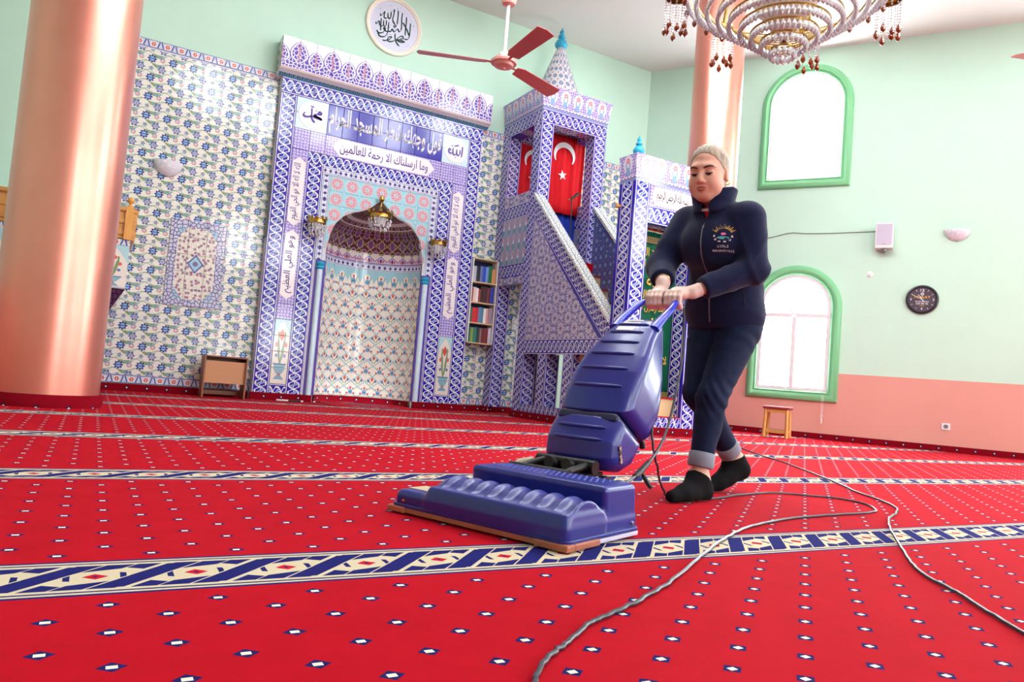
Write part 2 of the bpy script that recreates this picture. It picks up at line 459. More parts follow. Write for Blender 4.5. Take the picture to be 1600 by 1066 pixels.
def c_floral():
    T = 0.225
    u, v = uvs(); a = rep(u, T); b = rep(v, T); a2 = rep(u, T, T/2); b2 = rep(v, T, T/2)
    c = srgb(226, 224, 214)
    s = sn(u*(2*PI/T)); wv = rep(v + s*0.022, T/2, T/4)
    c = mixc(lt(ab(wv), 0.004 + mx(s, 0.0)*0.016), c, srgb(138, 152, 96))
    s3 = sn(u*(2*PI/T) + 2.2); wv2 = rep(v - s3*0.03, T/2, T/4)
    c = mixc(lt(ab(wv2), 0.003 + mx(-s3, 0.0)*0.013), c, srgb(120, 164, 170))
    an = at2(b, a); r = ln(a, b); lob = 0.043 + cs(an*8.0)*0.008
    c = mixc(lt(r, lob), c, srgb(58, 62, 140)); c = mixc(lt(r, 0.026), c, srgb(140, 186, 212)); c = mixc(AND(lt(ab(b), 0.006), lt(r, 0.026)), c, srgb(70, 90, 160))
    an2 = at2(b2, a2); r2 = ln(a2, b2)
    c = mixc(lt(r2, 0.040 + cs(an2*6.0)*0.009), c, srgb(96, 112, 168)); c = mixc(lt(r2, 0.022), c, srgb(206, 200, 204)); c = mixc(AND(lt(r2, 0.013), gt(r2, 0.003)), c, srgb(84, 88, 150))
    r3 = ln(a2, b); c = mixc(band(r3, 0.021, 0.026), c, srgb(96, 108, 160)); c = mixc(AND(lt(r3, 0.021), gt(mn(ab(a2), ab(b)), 0.003)), c, srgb(222, 160, 148))
    r4 = ln(a, b2); c = mixc(lt(r4, 0.022 + cs(at2(b2, a)*5.0)*0.006), c, srgb(110, 150, 170)); c = mixc(lt(r4, 0.008), c, srgb(196, 110, 100))
    return c
M['floral'] = mat('floral_wall_tile', c_floral, **TILE)
def c_border():
    u, v = uvs(); a = rep(u, 0.15); a2 = rep(u, 0.15, 0.075); r = ln(a, v)
    c = mixc(lt(ab(v), 0.038), srgb(66, 84, 160), srgb(200, 205, 216))
    c = mixc(AND(lt(ab(ab(a2) - 0.02 + v*0.3), 0.007), lt(ab(v), 0.036)), c, srgb(72, 84, 158))
    c = mixc(lt(r, 0.036), c, WHITE); c = mixc(lt(r, 0.024 + cs(at2(v, a)*6.0)*0.006), c, srgb(204, 92, 84)); c = mixc(lt(r, 0.007), c, WHITE)
    return mixc(gt(ab(v), 0.047), c, srgb(176, 196, 212))
M['border'] = mat('red_flower_border_tile', c_border, **TILE)
def c_niche():
    u, v = uvs(); Pu, Pv = 0.175, 0.30
    a = rep(u, Pu); b = rep(v, Pv); a2 = rep(u, Pu, Pu/2); b2 = rep(v, Pv, Pv/2)
    c = srgb(228, 220, 208)
    w1 = ab(rep(u - (tri(v*(1/Pv))-0.5)*Pu, Pu)); w2 = ab(rep(u + (tri(v*(1/Pv))-0.5)*Pu, Pu))
    c = mixc(lt(mn(w1, w2), 0.010), c, srgb(122, 172, 176)); c = mixc(lt(mn(w1, w2), 0.002), c, srgb(205, 214, 210))
    def mot(a, b):
        nonlocal c
        c = mixc(AND(lt(ab(ab(a) - 0.012 - (b+0.03)*0.5), 0.006), band(b, -0.04, 0.035)), c, srgb(120, 142, 96))
        c = mixc(ell(ab(a)-0.045, b-0.012, 0.013, 0.020), c, srgb(96, 108, 170))
        c = mixc(lt(ab(a)*1.6 + ab(b-0.035), 0.034), c, srgb(208, 92, 74))
    mot(a, b)
    c = mixc(ell(a2, b2 + 0.0, 0.026, 0.036), c, srgb(120, 160, 188)); c = mixc(AND(ell(a2, b2, 0.026, 0.036), lt(ab(b2+0.004), 0.006)), c, srgb(70, 86, 140))
    c = mixc(lt(ab(a2)*1.5 + ab(b2-0.055), 0.024), c, srgb(190, 84, 76))
    c = mixc(ell(ab(a2)-0.045, b2+0.02, 0.014, 0.014), c, srgb(198, 92, 84))
    c = mixc(ell(ab(a2)-0.030, b2-0.045, 0.010, 0.010), c, srgb(206, 120, 108))
    return c
M['niche'] = mat('tulip_lattice_tile', c_niche, **TILE)
def c_arcade():
    u, v = uvs(); Pu = 0.175; a = rep(u, Pu)     # white pointed arcade under a pale blue field, v=0 at the tile foot
    arch = lt(v, 0.175 - ab(a)*0.5 - a*a*11.0)
    c = mixc(arch, srgb(150, 196, 206), srgb(228, 220, 208)); c = mixc(AND(arch, gt(v, 0.160 - ab(a)*0.5 - a*a*11.0)), c, srgb(176, 206, 206))
    c = mixc(ell(a, v-0.055, 0.026, 0.040), c, srgb(112, 158, 186)); c = mixc(AND(ell(a, v-0.055, 0.026, 0.040), lt(ab(v-0.05), 0.005)), c, srgb(66, 80, 140))
    c = mixc(lt(ab(a)*1.5 + ab(v-0.115), 0.024), c, srgb(190, 80, 74))
    c = mixc(AND(lt(ab(ab(a) - 0.02 - v*0.22), 0.006), arch), c, srgb(104, 152, 150))
    return c
M['arcade'] = mat('pale_blue_arcade_tile', c_arcade, **TILE)
def c_lotus():
    u, v = uvs(); Pu, Pv = 0.15, 0.26; a = rep(u, Pu); b = rep(v, Pv); a2 = rep(u, Pu, Pu/2); b2 = rep(v, Pv, Pv/2)
    c = srgb(86, 44, 62)
    w1 = ab(rep(u - (tri(v*(1/Pv))-0.5)*Pu, Pu)); w2 = ab(rep(u + (tri(v*(1/Pv))-0.5)*Pu, Pu))
    c = mixc(lt(mn(w1, w2), 0.013), c, srgb(120, 118, 52)); c = mixc(lt(mn(w1, w2), 0.003), c, srgb(196, 172, 150))
    for p, q in ((a, b), (a2, b2)):
        c = mixc(ell(p, q, 0.040, 0.062), c, srgb(196, 170, 176)); c = mixc(ell(p, q, 0.033, 0.054), c, srgb(72, 44, 104)); c = mixc(AND(ell(p, q, 0.026, 0.044), gt(sn(q*260.0)*sn(p*260.0), 0.1)), c, srgb(150, 96, 130))
    return c
M['lotus'] = mat('dark_lotus_vault_tile', c_lotus, **TILE)
def c_coral():
    u, v = uvs(); Pu = 0.15; a = rep(u, Pu); c = mixc(lt(v, 0.115 - ab(a)*0.9), srgb(216, 204, 196), srgb(110, 92, 168))
    c = mixc(lt(v, 0.10 - ab(a)*0.9), c, srgb(196, 180, 206)); c = mixc(ell(ab(a)-0.028, v-0.045, 0.014, 0.02), c, srgb(214, 96, 76)); c = mixc(ell(a, v-0.05, 0.012, 0.032), c, srgb(60, 56, 130))
    c = mixc(AND(gt(v, 0.12), lt(ab(ab(a) - (v-0.12)*1.0), 0.012)), c, srgb(120, 130, 60))
    return mixc(lt(v, 0.012), c, srgb(84, 70, 150))
M['coral_arc'] = mat('coral_palmette_tile', c_coral, **TILE)
def c_teal_border():
    u, v = uvs(); a = rep(u, 0.07)
    c = mixc(lt(ab(v), 0.05), srgb(150, 205, 215), srgb(205, 208, 222)); c = mixc(AND(lt(ab(v)*0.8 + ab(a), 0.022), lt(ab(v), 0.03)), c, srgb(70, 60, 130))
    c = mixc(band(ab(v), 0.032, 0.037), c, srgb(70, 60, 140)); return c
M['teal_border'] = mat('pale_teal_border_tile', c_teal_border, **TILE)
def c_star():
    T = 0.2025; u, v = uvs(); a = rep(u, T); b = rep(v, T); a2 = rep(u, T, T/2); b2 = rep(v, T, T/2)
    r = ln(a, b); an = at2(b, a); c = srgb(158, 205, 212)
    c = mixc(lt(r, 0.078 + cs(an*8.0)*0.014), c, srgb(206, 176, 190)); c = mixc(AND(lt(r, 0.072), gt(cs(an*8.0)*sn(r*150.0), 0.15)), c, srgb(208, 96, 92))
    c = mixc(lt(r, 0.028 + cs(an*8.0)*0.006), c, srgb(170, 214, 222)); c = mixc(lt(r, 0.010), c, srgb(210, 120, 120))
    r2 = ln(a2, b2); c = mixc(lt(r2, 0.045 + cs(at2(b2, a2)*4.0)*0.012), c, srgb(142, 200, 214)); c = mixc(lt(r2, 0.012), c, srgb(224, 214, 214))
    return c
M['star'] = mat('coral_star_tile', c_star, **TILE)
def c_geo():
    u, v = uvs(); e = voro(26.0, vec(u, v), 0.35); e2 = voro(52.0, vec(u, v), 0.2)
    c = mixc(lt(e, 0.10), srgb(206, 198, 226), srgb(96, 70, 176)); return mixc(AND(lt(e2, 0.07), gt(e, 0.12)), c, srgb(128, 104, 196))
M['geo'] = mat('lilac_girih_tile', c_geo, **TILE)
def c_crest():
    T = 0.422; u, v = uvs(); a = rep(u, T); a2 = rep(u, T, T/2); pur = srgb(88, 64, 168)      # palmette crest, v from 0 (foot) to 0.40
    e = voro(21.0, vec(u, v), 0.75); wh = srgb(230, 226, 230)
    def leaf(p, top, H, W):
        k = (v - (top - H*0.62))*(1.0/H); k2 = mx(k, k*-1.6)
        return W*(1.0 - k2*k2*2.2 - mx(k2 - 0.5, 0.0)*1.3) - ab(p)
    c = mixc(AND(lt(v, 0.215 + cs(u*(4*PI/T))*0.02), gt(e, 0.10)), wh, pur); c = mixc(lt(v, 0.012), c, wh)
    for p, top, H, W in ((a2, 0.285, 0.23, 0.105), (a, 0.355, 0.27, 0.118)):
        d = leaf(p, top, H, W); ins = lt(v, top)
        c = mixc(AND(gt(d, 0.0), ins), c, pur); c = mixc(AND(gt(d, 0.010), ins), c, wh)
        c = mixc(AND(AND(gt(d, 0.030), gt(e, 0.09)), ins), c, pur); c = mixc(AND(lt(ab(p), 0.010), gt(d, 0.062)), c, srgb(214, 150, 156))
    return c
M['crest'] = mat('purple_palmette_crest_tile', c_crest, **TILE)
def c_zig():
    u, v = uvs(); t = tri(u*(1/0.055)); c = mixc(gt(v, 0.03 + t*0.022), srgb(70, 66, 116), srgb(226, 188, 182)); c = mixc(lt(v, 0.02 + t*0.02), c, srgb(96, 160, 180)); c = mixc(AND(lt(v, 0.04), lt(ab(rep(u, 0.0275)), 0.004)), c, srgb(50, 50, 120))
    return mixc(gt(v, 0.064), c, srgb(228, 186, 178))
M['zig'] = mat('teal_zigzag_tile', c_zig, **TILE)
def c_vase():
    T = 0.205; u, v = uvs(); a = rep(u, T); b = v
    c = mixc(lt(voro(30.0, vec(u, v), 0.8), 0.13), srgb(200, 188, 220), srgb(112, 92, 176))
    arch = lt(ln(a*1.0, (b-0.20)*0.8), 0.078); c = mixc(arch, c, srgb(216, 206, 222))
    c = mixc(ell(a, b-0.115, 0.034, 0.045), c, srgb(126, 160, 196)); c = mixc(ell(a, b-0.075, 0.022, 0.012), c, srgb(120, 150, 190))
    c = mixc(ell(ab(a)-0.03, b-0.18, 0.010, 0.04), c, srgb(130, 160, 180)); c = mixc(lt(ln(a, b-0.235), 0.030 + cs(at2(b-0.235, a)*6.0)*0.006), c, srgb(208, 120, 124)); c = mixc(lt(ln(a, b-0.235), 0.010), c, srgb(226, 200, 206))
    t = tri(u*(1/0.055)); c = mixc(lt(b, 0.062), c, srgb(214, 196, 208)); c = mixc(lt(b, 0.022 + t*0.026), c, srgb(130, 140, 186)); return mixc(AND(lt(b, 0.05), lt(ab(b - 0.024 - t*0.026), 0.005)), c, srgb(62, 58, 128))
M['vase'] = mat('tulip_vase_frieze_tile', c_vase, **TILE)
def c_rosette():
    Px, Py = 0.30, 0.26; u, v = uvs()
    c = srgb(150, 142, 184)
    c = mixc(lt(voro(13.0, vec(u, v), 0.25), 0.045), c, srgb(78, 70, 128)); c = mixc(gt(voro(13.0, vec(u, v), 0.25), 0.20), c, srgb(172, 166, 202))
    for ox, oy in ((0.0, 0.0), (Px/2, Py/2)):
        a = rep(u, Px, ox); b = rep(v, Py, oy); r = ln(a, b); an = at2(b, a)
        c = mixc(lt(r, 0.082), c, srgb(76, 68, 128)); c = mixc(AND(lt(r, 0.076), gt(ab(rep(an, PI/6)) * r, 0.0035)), c, srgb(208, 198, 214)); c = mixc(lt(r, 0.012), c, srgb(110, 90, 150))
        ra = ln(rep(u, Px, ox + Px/2), b); c = mixc(band(ra, 0.026, 0.031), c, srgb(78, 70, 128)); c = mixc(lt(ra, 0.026), c, srgb(198, 188, 210))
    return c
M['rosette'] = mat('lilac_rosette_lattice_tile', c_rosette, **TILE)
def c_bloom():
    u, v = uvs(); a = rep(u, 0.155); b = rep(v, 0.22); c = srgb(168, 160, 186)
    c = mixc(lt(voro(34.0, vec(u, v), 0.9), 0.11), c, srgb(120, 120, 160)); c = mixc(lt(ab(a)*1.4 + ab(b-0.05), 0.045), c, srgb(206, 196, 206)); c = mixc(ell(a, b-0.05, 0.014, 0.026), c, srgb(182, 104, 108)); c = mixc(lt(ab(a) + ab(b+0.07)*0.8, 0.045), c, srgb(92, 150, 160)); return mixc(ell(a, b+0.01, 0.02, 0.025), c, srgb(220, 214, 216))
M['bloom'] = mat('muted_vase_panel_tile', c_bloom, **TILE)
def c_spark():
    u, v = uvs(); a = rep(u, 0.12); b = rep(v, 0.12); c = mixc(noise(30.0, 2.0, 0.5, vec(u, v)), srgb(60, 62, 122), srgb(96, 108, 158))
    r = ln(a, b); c = mixc(band(r, 0.014, 0.022), c, srgb(170, 190, 210)); a2 = rep(u, 0.12, 0.06); b2 = rep(v, 0.12, 0.06); return mixc(lt(ln(a2, b2), 0.016 + cs(at2(b2, a2)*5.0)*0.006), c, srgb(128, 90, 136))
M['spark'] = mat('dusky_blue_parapet_tile', c_spark, **TILE)
def c_coping():
    u, v = uvs(); c = mixc(lt(voro(22.0, vec(u, v), 0.9), 0.09), srgb(216, 216, 210), srgb(132, 142, 160)); return mixc(lt(ab(rep(v, 0.2)), 0.004), c, srgb(90, 90, 110))
M['coping'] = mat('white_floral_coping_tile', c_coping, **TILE)
def c_spire():
    u, v = uvs(); a = rep(u, 0.13); b = rep(v, 0.13); a2 = rep(u, 0.13, 0.065); b2 = rep(v, 0.13, 0.065); c = srgb(206, 200, 200)
    r = ln(a, b); c = mixc(lt(r, 0.038), c, srgb(86, 90, 140)); c = mixc(lt(r, 0.026), c, srgb(150, 168, 190)); c = mixc(lt(r, 0.010), c, srgb(80, 70, 120))
    r2 = ln(a2, b2); c = mixc(lt(r2, 0.02), c, srgb(150, 120, 150)); return mixc(lt(ab(rep(u, 0.13, 0.065)), 0.004), c, srgb(150, 150, 170))
M['spire'] = mat('grey_rosette_spire_tile', c_spire, **TILE)
def c_rug():
    u, v = uvs(); e = mx(ab(u) - 0.22, ab(v) - 0.43)        # framed picture tile, half size 0.305 x 0.515
    vo = voro(18.0, vec(u, v), 0.9, 'F1'); ed = voro(22.0, vec(u, v), 0.9)
    c = srgb(224, 218, 206); c = mixc(lt(vo, 0.30), c, srgb(120, 134, 188)); c = mixc(lt(vo, 0.17), c, srgb(206, 92, 76)); c = mixc(lt(ed, 0.03), c, srgb(150, 168, 120))
    r = ln(u, v); c = mixc(lt(ab(u)*1.25 + ab(v), 0.115), c, srgb(88, 88, 156)); c = mixc(lt(ab(u)*1.25 + ab(v), 0.09), c, srgb(156, 196, 212)); c = mixc(lt(r, 0.03), c, srgb(120, 110, 160))
    cor = gt(ab(u)*1.0 + ab(v)*0.75, 0.44); c = mixc(cor, c, srgb(160, 186, 206)); c = mixc(AND(cor, lt(ed, 0.06)), c, srgb(60, 60, 130))
    f = mixc(lt(ed, 0.09), srgb(196, 196, 212), srgb(60, 58, 132)); return mixc(gt(e, 0.0), c, f)
M['rug'] = mat('framed_arabesque_tile', c_rug, **TILE)
def c_tulip():
    u, v = uvs()           # vase with tulips, u centred, v from 0
    c = srgb(222, 214, 204); c = mixc(gt(v + ab(u)*1.1 + u*u*8.0, 0.66), c, srgb(170, 205, 210))
    c = mixc(AND(band(v, 0.20, 0.52), lt(ab(ab(u) - (v-0.2)*0.28 + (v-0.2)*(v-0.2)*0.5), 0.008)), c, srgb(110, 142, 96))
    c = mixc(AND(band(v, 0.2, 0.45), lt(ab(ab(u) - (v-0.2)*0.12), 0.006)), c, srgb(120, 150, 110))
    c = mixc(lt(ab(u)*1.7 + ab(v-0.50), 0.055), c, srgb(208, 92, 72)); c = mixc(ell(ab(u)-0.055, v-0.40, 0.018, 0.03), c, srgb(210, 110, 96)); c = mixc(ell(ab(u)-0.05, v-0.30, 0.016, 0.022), c, srgb(100, 112, 172))
    bowl = AND(band(v, 0.11, 0.20), lt(ab(u), 0.035 + (v-0.11)*0.55)); c = mixc(bowl, c, srgb(130, 172, 186)); c = mixc(AND(bowl, gt(v, 0.188)), c, srgb(70, 90, 150))
    c = mixc(AND(band(v, 0.085, 0.115), lt(ab(u), 0.02)), c, srgb(176, 110, 110)); return mixc(AND(band(v, 0.04, 0.09), lt(ab(u), 0.065 - (v-0.04)*0.8)), c, srgb(120, 160, 180))
M['tulip'] = mat('tulip_vase_tile', c_tulip, **TILE)
M['plain_white_tile'] = mat('white_cartouche_tile', srgb(232, 224, 224), **TILE)
M['blue_tile'] = mat('cobalt_tile', COBALT, **TILE)
M['sky_tile'] = mat('pale_blue_tile', lambda: mixc(noise(18.0, 2.0), srgb(176, 206, 222), srgb(212, 226, 234)), **TILE)
M['turq'] = mat('turquoise_glaze', srgb(40, 160, 196), rough=0.15)
M['ink_blue'] = mat('blue_ink', srgb(48, 36, 140), rough=0.2)
M['ink_purple'] = mat('purple_ink', srgb(80, 56, 150), rough=0.4, spec=0.3)
M['ink_white'] = mat('white_glaze', srgb(240, 238, 240), rough=0.15)
M['ink_black'] = mat('black_ink', srgb(20, 18, 22), rough=0.6, spec=0.2)
M['ink_green'] = mat('dark_green_ink', srgb(30, 70, 62), rough=0.3)
M['gold_ink'] = mat('gold_thread', srgb(206, 168, 60), rough=0.4)
M['brass'] = mat('antique_brass', lambda: mixc(noise(40.0, 3.0), srgb(150, 116, 50), srgb(206, 170, 90)), rough=0.25, metallic=1.0)
M['crystal'] = mat('clear_crystal', (0.93, 0.93, 0.97), rough=0.05, spec=1.0, trans=0.5, ior=1.5)
M['amber'] = mat('amber_crystal', srgb(150, 62, 14), rough=0.04, spec=0.8, trans=0.35, ior=1.5)
def wood(c0, c1, sc=30.0, along='z'):
    def f():
        u, v = uvs(); return mixc(noise(sc, 3.0, 0.6, vec(u*(0.12 if along == 'u' else 1.0), v*(0.12 if along == 'v' else 1.0))), c0, c1)
    return f
M['pine'] = mat('varnished_pine', wood(srgb(176, 116, 50), srgb(214, 160, 92), 40.0, 'u'), rough=0.3)
M['pine_v'] = mat('varnished_pine_upright', wood(srgb(196, 130, 56), srgb(226, 168, 92), 40.0, 'v'), rough=0.3)
M['walnut'] = mat('brown_laminate', wood(srgb(128, 74, 48), srgb(150, 92, 62), 40.0, 'u'), rough=0.4)
M['tan'] = mat('tan_laminate', wood(srgb(180, 124, 84), srgb(192, 138, 98), 30.0, 'u'), rough=0.45)
M['beige'] = mat('beige_shelf_board', srgb(206, 178, 132), rough=0.5)
M['shadow_box'] = mat('navy_shelf_back', srgb(40, 44, 92), rough=0.6)
# ------------------------------------------------------------------ the hall
CEIL = 5.83
ROOM = [(-1.38, 9.6), (7.65, 9.6), (11.87, 2.8), (11.87, -4.0), (7.65, -8.0), (-1.38, -8.0), (-5.6, -4.0), (-5.6, 2.8)]
NAMES = ['front', 'front_right', 'right', 'back_right', 'back', 'back_left', 'left', 'front_left']
def wall_frame(i):
    p = Vector((*ROOM[i], 0)); q = Vector((*ROOM[(i+1) % 8], 0)); d = (q-p).normalized()
    return p, d, (q-p).length, math.atan2(d.y, d.x)
NICHE_X, NICHE_HW = 3.135, 0.665
for i, nm in enumerate(NAMES):
    p, d, L, ang = wall_frame(i); mb = MB()
    def wall_piece(x0, x1, z0, z1, mi):
        mb.box(x0, x1, 0.0, 0.14, z0, z1, mi)
    if i == 0:
        a, b = NICHE_X-NICHE_HW+1.38, NICHE_X+NICHE_HW+1.38
        for (x0, x1, z0, z1) in ((0, a, 0, CEIL), (b, L, 0, CEIL), (a, b, 2.80, CEIL)): wall_piece(x0, x1, z0, z1, 0)
    else:
        wall_piece(0, L, 0.963, CEIL, 0); wall_piece(0, L, 0, 0.963, 1)
    o = link('wall_' + nm, mb.mesh('wall_' + nm, [M['green'], M['salmon']]), None, p, (0, 0, ang)); struct(o)
    WALLS = globals().setdefault('WALLS', []); WALLS.append(o)
    if i:
        mb = MB(); n = max(1, round(L/2)); mb.box(0.0, L, -0.022, 0.0, 0.0, 0.085)
        o = link('baseboard_' + nm, mb.mesh('baseboard', M['skirt']), None, p, (0, 0, ang)); struct(o)
mb = MB(); mb.face([(x, y, 0) for x, y in reversed(ROOM)], [(x, y) for x, y in reversed(ROOM)])
struct(link('floor', mb.mesh('floor', M['carpet'], merge=False)), 'red patterned carpet with rows of blue and cream stripes')

# ceiling with the central dome that lights the hall from above
DOME = (3.84, 3.43); DR = 3.0
def ray_room(th):
    best = 1e9; c, s = math.cos(th), math.sin(th)
    for i in range(8):
        (x1, y1), (x2, y2) = ROOM[i], ROOM[(i+1) % 8]; ex, ey = x2-x1, y2-y1; den = c*ey - s*ex
        if abs(den) < 1e-9: continue
        t = ((x1-DOME[0])*ey - (y1-DOME[1])*ex)/den; k = ((x1-DOME[0])*s - (y1-DOME[1])*c)/den
        if t > 0 and -1e-6 <= k <= 1+1e-6: best = min(best, t)
    return (DOME[0]+best*c, DOME[1]+best*s)
angs = sorted([2*PI*i/48 for i in range(48)] + [math.atan2(y-DOME[1], x-DOME[0]) % (2*PI) for x, y in ROOM])
mb = MB()
for i, t in enumerate(angs):
    t2 = angs[(i+1) % len(angs)]
    I = lambda t: (DOME[0]+DR*math.cos(t), DOME[1]+DR*math.sin(t), CEIL)
    mb.face([I(t), (*ray_room(t), CEIL), (*ray_room(t2), CEIL), I(t2)])
struct(link('ceiling', mb.mesh('ceiling', M['ceiling'])))
mb = MB(); c = (*DOME, 0)
mb.lathe([(DR, CEIL), (DR, CEIL+1.3)] + [(DR*math.cos(a), CEIL+1.3+2.2*math.sin(a)) for a in np.linspace(0, PI/2, 9)], 48, c)
dome = struct(link('ceiling_dome', mb.mesh('ceiling_dome', M['ceiling'], smooth=True)))
for k in range(12):
    a = 2*PI*(k+0.5)/12; mb = MB()
    mb.box(-0.42, 0.42, -0.05, -0.02, 0.0, 0.95)
    link('dome_window', mb.mesh('dome_window', M['pane']), dome, (DOME[0]+DR*0.99*math.cos(a), DOME[1]+DR*0.99*math.sin(a), CEIL+0.18), (0, 0, a-PI/2))

# arched windows
def outline(hw, z0, zs, rise, e, n=22):
    pts = [(-hw+e, z0+e)]
    pts += [((hw-e)*math.cos(PI-PI*k/n), zs + (rise-e)*math.sin(PI*k/n)) for k in range(n+1)]
    pts += [(hw-e, z0+e)]
    return pts
def loft(mb, loops, mi=0):
    for A, B in zip(loops, loops[1:]):
        n = len(A); L = 0
        for k in range(n):
            k2 = (k+1) % n; d = math.dist(A[k], A[k2])
            mb.face([A[k], A[k2], B[k2], B[k]], [(L, 0), (L+d, 0), (L+d, 0.02), (L, 0.02)], mi); L += d
WIN_N = [0]
def arched_window(wall_i, t, z0, zs, rise, hw, kind):
    p, d, L, ang = wall_frame(wall_i); WIN_N[0] += 1
    root = link('window_%d' % WIN_N[0], None, None, p + d*t, (0, 0, ang)); struct(root)
    prof = [(0.0, 0.0), (0.0, 0.03), (0.018, 0.052), (0.05, 0.072), (0.082, 0.066), (0.098, 0.045), (0.108, 0.042), (0.125, 0.055), (0.14, 0.04), (0.148, 0.012)]
    mb = MB(); loft(mb, [[(x, -h, z) for x, z in outline(hw, z0, zs, rise, e)] for e, h in prof])
    part(root, 'window_frame', mb, M['frame_green'], smooth=50, world=False)
    mb = MB(); q = outline(hw, z0, zs, rise, 0.146); mb.face([(x, -0.012, z) for x, z in q], q)
    part(root, 'pane', mb, M['frost'] if kind == 'upper' else M['pane'], world=False)
    mb = MB(); w_ = 0.022 if kind == 'upper' else 0.05
    loft(mb, [[(x, -h, z) for x, z in outline(hw, z0, zs, rise, e)] for e, h in ((0.14, 0.012), (0.14, 0.034), (0.14+w_, 0.034), (0.14+w_, 0.012))])
    part(root, 'sash_frame', mb, M['pvc'], smooth=40, world=False)
    if kind == 'lower':
        for (x0, x1, za, zb, nm) in ((-hw+0.15, hw-0.15, zs-0.165, zs-0.105, 'transom'), (-0.03, 0.03, z0+0.15, zs-0.12, 'mullion')):
            mb = MB(); mb.box(x0, x1, -0.04, -0.012, za, zb); part(root, nm, mb, M['pvc'], world=False, bevel=0.004)
        for sgn in (-1, 1):
            mb = MB(); mb.tube([(0.02*sgn, -0.024, zs-0.11), (0.30*sgn, -0.024, zs+0.33)], 0.016, 6); part(root, 'fan_bar', mb, M['pvc'], world=False)
    return root
W_UP = dict(z0=3.71, zs=4.985, rise=0.62, hw=0.645, kind='upper'); W_LO = dict(z0=0.54, zs=1.92, rise=0.61, hw=0.635, kind='lower')
arched_window(1, 2.50, **W_UP); arched_window(1, 2.50, **W_LO)
for wi, ts in ((1, (6.7,)), (2, (1.0, 5.0)), (3, (1.6, 4.2)), (4, (2.0, 3.65))):
    for t in ts:
        arched_window(wi, t, **W_UP); arched_window(wi, t, **W_LO)

# columns with carpet collars
def column(name, x, y, r, label):
    t = thing(name, label, 'column', (x, y, 0))
    mb = MB(); mb.lathe([(r, 0.0), (r, CEIL)], 64); part(t, 'shaft', mb, M['copper'], smooth=60, world=False)
    mb = MB(); mb.lathe([(r+0.03, 0.0), (r+0.03, 0.088), (r+0.024, 0.094), (r, 0.094)], 64); part(t, 'carpet_collar', mb, M['skirt'], smooth=60, world=False, label='red carpet collar with small white diamonds')
    return t
column('column', -0.30, 6.68, 0.375, 'thick glossy rose copper column in front of the floral wall')
column('column', 6.60, 6.92, 0.31, 'glossy rose copper column behind the woman and beneath the chandelier')

# ------------------------------------------------------------------ tiles
TILE_CACHE = {}
def tile_mesh(wd, ht, m, swap=False, u0=0.0, v0=0.0, t=0.012, gap=0.0016):
    key = (round(wd, 4), round(ht, 4), m, swap, round(u0, 4), round(v0, 4))
    if key in TILE_CACHE: return TILE_CACHE[key]
    mb = MB(); a, b = wd/2-gap, ht/2-gap; c, e = a-0.003, b-0.003
    F = [(-c, -t, -e), (c, -t, -e), (c, -t, e), (-c, -t, e)]; Bk = [(-a, 0, -b), (a, 0, -b), (a, 0, b), (-a, 0, b)]; Md = [(x, -t+0.003, z) for x, _, z in Bk]
    def uv(q): return [((p[2]+v0, p[0]+u0) if swap else (p[0]+u0, p[2]+v0)) for p in q]
    mb.face(F, uv(F))
    for k in range(4):
        k2 = (k+1) % 4
        q = [Md[k], Md[k2], F[k2], F[k]]; mb.face(q, uv(q)); q = [Bk[k], Bk[k2], Md[k2], Md[k]]; mb.face(q, uv(q))
    me = mb.mesh('tile', M[m], merge=True); TILE_CACHE[key] = me
    return me
def tile(parent, x, z, y, wd, ht, m, swap=False, u0=0.0, v0=0.0, name='tile', off=None):
    o = off if off is not None else parent_origin(parent)
    return link(name, tile_mesh(wd, ht, m, swap, u0, v0), parent, (x-o.x, y-o.y, z-o.z))
wf = WALLS[0]
# floral wall tiles on the front wall
def floral_run(x0, n, wd, j0=0, j1=17, parent=wf):
    for i in range(n):
        x = x0 + wd*(i+0.5)
        for j in range(j0, j1):
            tile(parent, x, 0.225 + 0.225*(j+0.5) - 0.04, 9.6, wd, 0.225, 'floral')
        if j1 == 17: tile(parent, x, 4.072, 9.6, wd, 0.095, 'border', u0=(i % 2)*0.075*wd/0.225, name='border_tile')
        if j0 == 0: tile(parent, x, 0.137, 9.6, wd, 0.095, 'border', u0=(i % 2)*0.075*wd/0.225, name='border_tile')
floral_run(-0.30, 9, 0.2244)
floral_run(4.56, 2, 0.225)
floral_run(6.06, 5, 0.225, 4, 17)
floral_run(5.02, 5, 0.206, 0, 8)
mb = MB(); mb.box(-0.30, 1.72, 9.592, 9.6, 0.09, 4.12); mb.box(4.55, 6.05, 9.592, 9.6, 0.09, 4.12); mb.box(6.05, 7.19, 9.592, 9.6, 1.08, 4.12)
part(wf, 'grout_bed', mb, M['grout'])
mb = MB(); mb.box(-1.38, 1.70, 9.55, 9.6, 0.0, 0.085); mb.box(6.06, 7.64, 9.55, 9.6, 0.0, 0.085); mb.box(4.57, 6.05, 9.55, 9.6, 0, 0.085)
struct(link('baseboard_front', mb.mesh('baseboard', M['skirt'])))
p_ = thing('framed_tile_panel', 'rug-like framed arabesque tile picture on the floral wall beside the niche', 'tile panel', (0.955, 9.585, 1.04))
for i in range(3):
    for j in range(5):
        link('tile', tile_mesh(0.2067, 0.208, 'rug', False, (i-1)*0.2067, (j-2)*0.208), p_, ((i-1)*0.2067, 0, 0.52+(j-2)*0.208))
